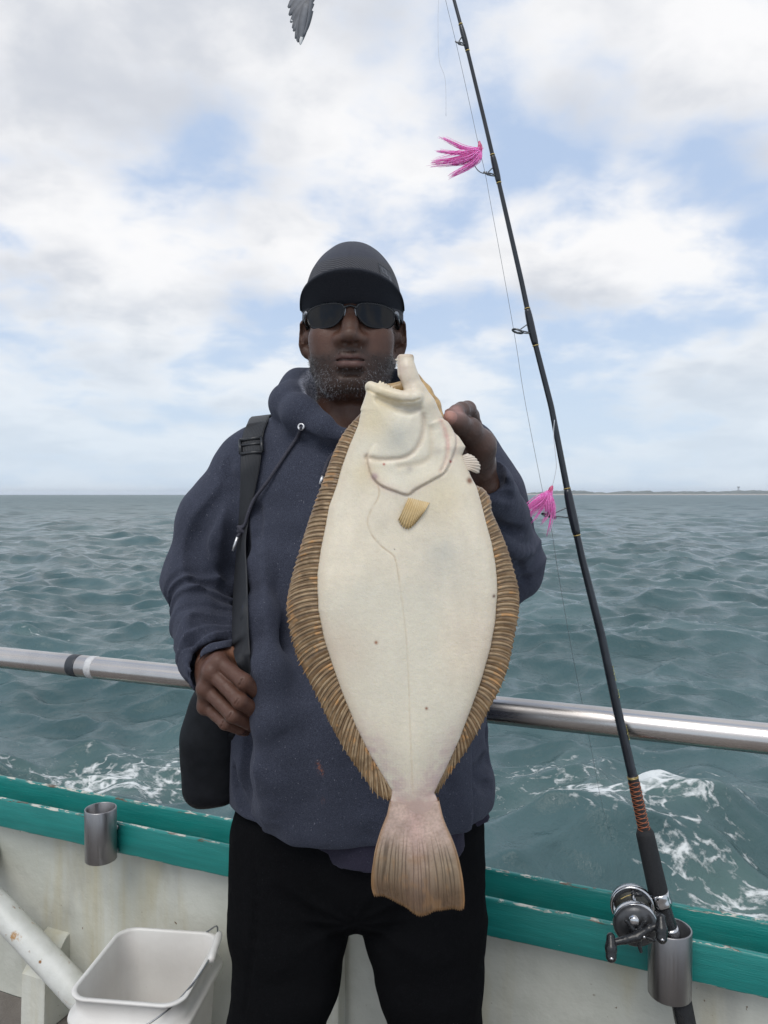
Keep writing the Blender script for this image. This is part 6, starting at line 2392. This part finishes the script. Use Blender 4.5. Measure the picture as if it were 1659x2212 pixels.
def build_reel():
    c3 = lambda x, y, D: W(*sv(1450 + x / 4.74, 2150 + y / 4.74), D)
    fc = c3(662, 800, 1.300)                       # middle of the near side plate
    bc = c3(612, 520, 1.372)
    ax = bc - fc
    wdt = np.linalg.norm(ax); ax /= wdt
    reel = thing('fishing_reel', tuple(rod_at(2290)), 'chrome and black conventional reel with star drag clamped to the rod', 'reel')
    a_, b_ = frame_of(ax)
    R = 0.0365
    # near plate (domed), far plate
    m = MB(); m.add(*lathe([(0.0, -0.006), (0.016, -0.0058), (0.026, -0.004), (0.033, -0.001), (0.0358, 0.003), (R, 0.006), (R, 0.016), (0.034, 0.0175), (0.0, 0.0175)], fc, ax, 48)); m.build('side_plate', REELGREY, reel)
    m = MB(); m.add(*lathe([(0.0332, 0.0182), (R + 0.0008, 0.0182), (R + 0.0012, 0.0125), (R + 0.0008, 0.008), (R - 0.0006, 0.0055), (0.0348, 0.0058), (0.0348, 0.0182)], fc, ax, 48)); m.build('chrome_ring', CHROME, reel)
    m = MB(); m.add(*lathe([(0.0, wdt - 0.012), (0.034, wdt - 0.012), (R, wdt - 0.010), (R, wdt + 0.004), (0.034, wdt + 0.008), (0.0, wdt + 0.012)], fc, ax, 48)); m.build('side_plate', BLACKP, reel)
    m = MB(); m.add(*lathe([(0.0352, wdt - 0.0128), (R + 0.0012, wdt - 0.0128), (R + 0.0016, wdt - 0.006), (R + 0.0012, wdt + 0.001), (0.0352, wdt + 0.001)], fc, ax, 48)); m.build('chrome_ring', CHROME, reel)
    # spool with line
    sp = plain('spooled_line', (0.030, 0.031, 0.028, 1), (0.055, 0.055, 0.045, 1), 300, 0.4, 0, 0.001, 600)
    m = MB(); m.add(*lathe([(0.0, 0.018), (0.030, 0.018), (0.030, 0.021), (0.0225, 0.0215), (0.0235, wdt * 0.5), (0.0225, wdt - 0.016), (0.030, wdt - 0.0155), (0.030, wdt - 0.0125), (0.0, wdt - 0.0125)], fc, ax, 40)); m.build('spool', sp, reel)
    up = np.array([0, 0, 1.0]); up = up - ax * (up @ ax); up /= np.linalg.norm(up)
    rt = np.cross(ax, up); rt = rt if rt[0] > 0 else -rt
    for ang, mat in ((90, CHROME), (168, CHROME), (20, CHROME), (215, CHROME), (330, CHROME)):
        d = math.cos(math.radians(ang)) * rt + math.sin(math.radians(ang)) * up
        V, F = tube([fc + d * 0.0325 + ax * 0.014, fc + d * 0.0325 + ax * (wdt - 0.010)], 0.0024, 10); obj('pillar', V, F, mat, reel)
    # level wind carriage
    q = fc + up * 0.0335 + ax * (wdt * 0.62)
    m = MB(); m.add(*tube([q - rt * 0.004, q + rt * 0.004], [0.004, 0.004], 10)); m.add(*tube([q, q + up * 0.004], [0.0028, 0.0016], 10)); m.add(*boxm(q + rt * 0.009, (0.006, 0.0022, 0.0022))); m.build('level_wind', BLACKP, reel)
    gl = [fc + up * 0.026 - rt * 0.022 + ax * (wdt * 0.52), fc + up * 0.030 - rt * 0.012 + ax * (wdt * 0.58), q]
    V, F = tube(spline(gl, 10), 0.0006, 6); obj('line_strand', V, F, GOLD, reel)
    # bearing cap, star drag, handle
    hub = fc + c_off(rt, up, 0.0, -0.004)
    m = MB(); m.add(*lathe([(0.0, -0.014), (0.007, -0.0138), (0.0088, -0.012), (0.009, -0.004), (0.0095, -0.003)], fc - rt * 0.004 + up * 0.016, ax, 24)); m.build('bearing_cap', CHROME, reel)
    m = MB(); m.add(*lathe([(0.0, -0.020), (0.0062, -0.0198), (0.0075, -0.018), (0.0078, -0.006), (0.011, -0.005)], hub, ax, 24)); m.build('drag_hub', BLACKP, reel)
    st = Sdf()
    hc = hub - ax * 0.012
    for ang in (128, 62, -12, -76, 205):
        d = math.cos(math.radians(ang)) * rt + math.sin(math.radians(ang)) * up
        st.chain([hc, hc + d * 0.012, hc + d * 0.0285 - ax * 0.003], [.0060, .0044, .0030], 0.003)
    V, F = st.mesh(0.0012); obj('star_drag', V, F, BLACKP, reel)
    hb = hub - ax * 0.019
    k1 = c3(362, 985, (hb - ax * 0.002)[1]); k2 = c3(955, 765, (hb - ax * 0.002)[1])
    S = Sdf()
    S.chain([hb, hb * .55 + k1 * .45 - ax * 0.001, k1], [.0085, .0066, .0050], 0.003)
    S.chain([hb, hb * .5 + k2 * .5 + up * 0.003, k2], [.0085, .0068, .0052], 0.003)
    S.cap(hb + ax * 0.006, hb - ax * 0.004, .006, .0055, 0.002)
    V, F = S.mesh(0.0012); hnd = obj('crank_handle', V, F, BLACKP, reel)
    m = MB(); m.add(*lathe([(0.0, -0.0066), (0.0022, -0.006), (0.0026, -0.004)], hb + rt * 0.011 + up * 0.003, ax, 14)); m.build('handle_screw', CHROME, hnd)
    for kp, dn in ((k1, np.array([-0.05, -0.3, -0.9])), (k2, np.array([0.05, -0.35, -0.9]))):
        S = Sdf()
        n = -ax
        S.chain([kp + up * 0.012 + n * 0.002, kp - up * 0.002 + n * 0.010, kp - up * 0.014 + n * 0.016], [.0070, .0090, .0088], 0.005)
        V, F = S.mesh(0.0013); kn = obj('handle_knob', V, F, BLACKP, hnd)
        e = kp - up * 0.013 + n * 0.0235
        m = MB(); m.add(*lathe([(0.0, -0.0012), (0.0030, -0.001), (0.0032, 0.0012)], e, ax, 16)); m.build('knob_cap', CHROME, kn)
    for ang in (200, 330, 250, 285):
        d = math.cos(math.radians(ang)) * rt + math.sin(math.radians(ang)) * up
        m = MB(); m.add(*lathe([(0.0, -0.0016), (0.0014, -0.0014), (0.002, 0.0006)], fc + d * 0.0305 + ax * 0.0, ax, 12)); m.build('plate_screw', CHROME, reel)
    # foot clamped under the seat hoods
    mid = fc + ax * wdt * 0.5
    ft = rod_at(2290)
    V, F = tube(spline([mid + (ft - mid) * 0.55, ft], 6), [0.008, 0.009, 0.0095, 0.010, 0.010, 0.010], 14); obj('reel_stem', V, F, BLACKP, reel)
    V, F = tube([rod_at(2240) - rt * 0.012, ft - rt * 0.013, rod_at(2340) - rt * 0.012], [0.005, 0.007, 0.005], 10); obj('reel_foot', V, F, CHROME, reel)


def c_off(rt, up, x, z):
    return rt * x + up * z


build_reel()


# ------------------------------------------------------------------ feather lures and line
def feather_mat(name, c1_, c2_):
    t = MT(name)
    t.set(Base_Color=t.mix(t.ramp(t.noise(400, 3), 0.35, 0.65), c1_, c2_), Roughness=0.6, Sheen_Weight=0.2, Subsurface_Weight=0.4)
    t.bsdf.inputs['Subsurface Radius'].default_value = (0.006, 0.002, 0.004)
    return t.m


PINK = feather_mat('pink_feather', (0.80, 0.10, 0.47, 1), (0.95, 0.36, 0.74, 1))
PINKH = plain('pink_head', (0.48, 0.06, 0.16, 1), (0.58, 0.10, 0.22, 1), 200, 0.3)
MONO = plain('mono_line', (0.14, 0.15, 0.16, 1), (0.18, 0.19, 0.20, 1), 20, 0.3)
MONOP = plain('leader_line', (0.55, 0.57, 0.60, 1), (0.6, 0.62, 0.65, 1), 20, 0.3)


def lure(head_px, neck_px, tips, D, label, hook, nst):
    hp = W(*sv(*head_px), D); np_ = W(*sv(*neck_px), D)
    lt = thing('feather_lure', tuple(np_), label, 'fishing lure', 'pink feather lures on the line')
    S = Sdf(); S.cap(hp, np_, .0022, .0040, 0.003); S.ell(np_ * .6 + hp * .4, (.0038, .0038, .005), 0.002)
    V, F = S.mesh(0.0010, margin=0.004); obj('lure_head', V, F, PINKH, lt)
    rng = np.random.default_rng(int(head_px[0]))
    for (mx, my), (tx, ty), w, cnt in tips:
        m = MB()
        core = spline([np_, W(*sv(mx, my), D), W(*sv(mx * .45 + tx * .55, my * .45 + ty * .55), D)], 9)
        m.add(*tube(core, np.maximum(0.0005, w * 0.30 * np.sin(np.linspace(0.5, math.pi, 9))), 8))
        for k in range(int(cnt * 1.3)):
            u = rng.normal(0, 1, 3)
            a = np_ + rng.normal(0, 0.0016, 3)
            mid = W(*sv(mx, my), D) + u * np.array([w, w * 1.2, w]) * 0.85
            tip = W(*sv(tx, ty), D) + u * np.array([w, w, w]) * 0.55 + rng.normal(0, 0.0012, 3)
            f = rng.uniform(0.72, 1.0)
            tip = mid + (tip - mid) * f
            pts = spline([a, mid, tip], 9)
            r0 = rng.uniform(0.00035, 0.0006)
            m.add(*tube(pts, np.linspace(r0, 0.00016, 9) * (1 + 0.8 * np.sin(np.linspace(0, math.pi, 9))), 4))
        m.build('feather_tuft', PINK, lt)
    hk = np.array([W(*sv(x, y), D) for x, y in hook])
    V, F = tube(spline(hk, 24), 0.0009, 7); obj('hook', V, F, GUIDEM, lt)
    return hp


d1 = lambda x, y: (1050 + x / 4.423, y / 4.423)
d2 = lambda x, y: (1150 + x / 3.16, 700 + y / 3.16)
H1 = lure(d1(655, 1570), d1(668, 1650), [
    (d1(480, 1635), d1(205, 1505), .0022, 16), (d1(430, 1690), d1(160, 1672), .0022, 18), (d1(480, 1745), d1(105, 1815), .0050, 46),
    (d1(560, 1740), d1(300, 1800), .0046, 40), (d1(590, 1800), d1(305, 1970), .0032, 28), (d1(640, 1745), d1(575, 1830), .004, 26)], 1.400,
    'pink feather lure with its tufts blown sideways high up on the rod', [d1(665, 1700), d1(600, 1790), d1(615, 1850), d1(660, 1900), d1(715, 1918), d1(740, 1895)], 30)
H2 = lure(d2(728, 1632), d2(712, 1668), [
    (d2(620, 1740), d2(490, 1835), .0040, 40), (d2(640, 1760), d2(530, 1880), .0034, 26), (d2(655, 1790), d2(565, 1925), .0018, 10),
    (d2(690, 1790), d2(690, 1850), .0045, 36), (d2(722, 1800), d2(728, 1860), .0035, 30), (d2(700, 1840), d2(635, 1935), .0014, 8), (d2(725, 1850), d2(688, 2030), .0014, 8), (d2(735, 1800), d2(742, 1900), .0016, 8)], 1.355,
    'bright pink feather lure hanging beside the lower rod guide', [d2(712, 1690), d2(705, 1780), d2(690, 1860), d2(672, 1868), d2(662, 1855)], 30)

ln = thing('fishing_line', tuple(W(*sv(1505, 2010), 1.30)), 'thin monofilament line running down along the rod to the water', 'fishing line')
LP = [(1105, -60, 1.41), (1114, 0, 1.41), (1140, 107, 1.41), (1172, 250, 1.41), (1194, 352, 1.41), (1213, 434, 1.41), (1225, 500, 1.41), (1262, 700, 1.41), (1290, 860, 1.41), (1312, 1000, 1.41), (1357, 1230, 1.41), (1378, 1320, 1.42), (1395, 1430, 1.44), (1432, 1640, 1.55), (1470, 1830, 1.75), (1505, 2010, 2.1), (1530, 2100, 3.0)]
V, F = tube(spline([W(*sv(x, y), D) for x, y, D in LP], 220), 0.00042, 6)
obj('line_strand', V, F, MONO, ln)
V, F = tube(spline([W(*sv(x, y), D) for x, y, D in ((1386, 1050, 1.395), (1384, 1085, 1.388), (1388, 1130, 1.386), (1391, 1165, 1.386), (1386, 1195, 1.386), (1380, 1217, 1.385))], 30), 0.0006, 6)
obj('leader_loop', V, F, MONOP, ln)
V, F = tube(spline([W(*sv(x, y), D) for x, y, D in ((1097, -20, 1.41), (1095, 60, 1.41), (1098, 150, 1.41), (1113, 200, 1.41), (1115, 290, 1.41))], 30), 0.0004, 6)
obj('leader_loop', V, F, MONOP, ln)


# ================================================================== gull whose wing dips into view
def build_gull():
    D = 3.0
    gm = MT('gull_grey'); gm.set(Base_Color=gm.mix(gm.ramp(gm.noise(18, 4), 0.35, 0.65), (0.13, 0.135, 0.15, 1), (0.18, 0.185, 0.20, 1)), Roughness=0.8)
    gw = plain('gull_white', (0.66, 0.66, 0.65, 1), (0.58, 0.58, 0.58, 1), 20, 0.8)
    gd = plain('gull_dark', (0.10, 0.105, 0.115, 1), (0.14, 0.145, 0.155, 1), 30, 0.75)
    gy = plain('gull_beak', (0.55, 0.36, 0.05, 1), (0.5, 0.3, 0.05, 1), 60, 0.5)
    bc = W(700, -245, D)
    gull = thing('gull', tuple(bc - np.array([0, 0, 0.08])), 'grey gull flying overhead with one wing dipping into view', 'gull')
    S = Sdf()
    S.ell(bc, (.075, .20, .07), 0.03); S.ell(bc + (0, -0.22, 0.02), (.042, .055, .042), 0.03); S.cap(bc + (0, 0.15, 0.0), bc + (0, 0.28, 0.01), .045, .02, 0.03)
    V, F = S.mesh(0.006); obj('gull_body', V, F, gw, gull)
    S = Sdf(); S.cap(bc + (0, -0.26, 0.015), bc + (0, -0.33, 0.0), .013, .004, 0.005); V, F = S.mesh(0.003); obj('beak', V, F, gy, gull)
    V, F = [], []
    for k in range(7):
        a = math.radians(-18 + 6 * k)
        base = bc + np.array([0, 0.24, 0.01]); t_ = base + np.array([math.sin(a) * 0.16, math.cos(a) * 0.16, 0.0])
    m = MB(); m.add([bc + (-.03, .22, .012), bc + (.03, .22, .012), bc + (.07, .40, .012), bc + (-.07, .40, .012), bc + (-.03, .22, .004), bc + (.03, .22, .004), bc + (.07, .40, .006), bc + (-.07, .40, .006)], [[0, 1, 2, 3], [7, 6, 5, 4], [0, 4, 5, 1], [1, 5, 6, 2], [2, 6, 7, 3], [3, 7, 4, 0]]); m.build('gull_tail', gw, gull, False)

    def wing(root_, wrist, lead, trail, feather_tips, mirror):
        # arm of the wing
        S = Sdf()
        for a, b, r in ((root_, wrist, .028),):
            S.cap(a, b, .030, .016, 0.02)
        V, F = S.mesh(0.004)
        w = obj('wing', V, F, gm.m, gull)
        for (a, b, wd, mat) in feather_tips:
            ax = b - a; ln_ = np.linalg.norm(ax); ax /= ln_
            sd_ = np.cross(ax, np.array([0, 1.0, 0.15])); sd_ /= np.linalg.norm(sd_)
            nr = np.cross(sd_, ax)
            V, F = [], []
            n = 9
            for i in range(n):
                q = i / (n - 1)
                wv = wd * (0.75 + 0.25 * math.sin(math.pi * q)) * (1 - q ** 4 * 0.8)
                p = a + ax * ln_ * q + sd_ * 0.004 * q * q
                V += [p - sd_ * wv, p + nr * 0.0022, p + sd_ * wv, p - nr * 0.0012]
            for i in range(n - 1):
                for j in range(4):
                    F.append([i * 4 + j, i * 4 + (j + 1) % 4, (i + 1) * 4 + (j + 1) % 4, (i + 1) * 4 + j])
            F.append([3, 2, 1, 0]); F.append([(n - 1) * 4 + j for j in range(4)])
            obj('feather', V, F, mat, w)
        return w
    d6 = lambda x, y: sv(550 + x / 4.1475, y / 4.1475)
    tips = []
    # primaries of the near wing, tip by tip up the trailing edge
    T = [((822, 458), gw), ((800, 432), gm.m), ((772, 395), gd), ((752, 318), gm.m), ((742, 285), gm.m), ((722, 225), gm.m), ((708, 150), gm.m), ((698, 70), gm.m), ((688, -20), gm.m), ((680, -110), gm.m), ((672, -210), gm.m)]
    for k, ((x, y), mt) in enumerate(T):
        b = W(*d6(x, y), D + 0.002 * k)
        a = W(*d6(938 - 4 * max(0, 5 - k) + 6 * k * 0.4, y - 330 + 15 * k), D + 0.004 + 0.002 * k)
        if k == 0: a = W(*d6(905, 40), D)
        tips.append((a, b, 0.022 if k < 6 else 0.026, gm.m if k else gm.m))
    wt = W(*d6(822, 462), D - 0.002)
    # pale tip of the longest primary
    tips.append((W(*d6(850, 385), D - 0.003), wt, 0.0075, gw))
    tips.append((W(*d6(800, 395), D - 0.004), W(*d6(797, 440), D - 0.003), 0.004, gd))
    tips.append((W(*d6(738, 205), D - 0.003), W(*d6(742, 225), D - 0.003), 0.004, gw))
    # leading edge
    S0_ = W(*d6(945, -30), D)
    wr = W(*d6(960, -320), D)
    wing(bc + (-0.03, -0.05, 0.02), wr, None, None, tips, 1)
    lead = np.array([wr, S0_, W(*d6(938, 70), D), W(*d6(912, 225), D), W(*d6(868, 372), D)])
    V, F = tube(spline(lead, 20), np.linspace(0.012, 0.003, 20), 8)
    obj('wing_edge', V, F, gm.m, gull)
    # the other wing, raised on the far side
    w0 = bc + (0.03, -0.05, 0.02); w1 = bc + (0.20, -0.08, 0.22); w2 = bc + (0.36, 0.02, 0.46)
    t2_ = []
    for k in range(10):
        q = k / 9
        a = w0 + (w1 - w0) * min(1, q * 2) if q < 0.5 else w1 + (w2 - w1) * (q - 0.5) * 1.6
        b = a + np.array([0.05 + 0.06 * q, 0.17, 0.03 + 0.05 * q])
        t2_.append((a, b, 0.022, gm.m))
    wing(w0, w1, None, None, t2_, 0)
    V, F = tube(spline([w0, w1, w2], 20), np.linspace(0.022, 0.005, 20), 8); obj('wing_edge', V, F, gm.m, gull)


build_gull()

# ================================================================== haze over the sea
USE_HAZE = True
if USE_HAZE:
    hm_ = bpy.data.materials.new('sea_haze'); hm_.use_nodes = True
    nt = hm_.node_tree; nt.nodes.clear()
    o_ = nt.nodes.new('ShaderNodeOutputMaterial'); pv = nt.nodes.new('ShaderNodeVolumePrincipled')
    pv.inputs['Color'].default_value = (0.86, 0.92, 1.0, 1)
    pv.inputs['Density'].default_value = 0.00015
    pv.inputs['Anisotropy'].default_value = 0.0
    nt.links.new(pv.outputs[0], o_.inputs['Volume'])
    m = MB(); m.add(*boxm((0, 4000, 12.0), (9500, 5600, 15.5)))
    hz = m.build('haze', hm_, None, False)
    tag(hz, 'thin pale sea haze in the air', None, None, 'stuff')
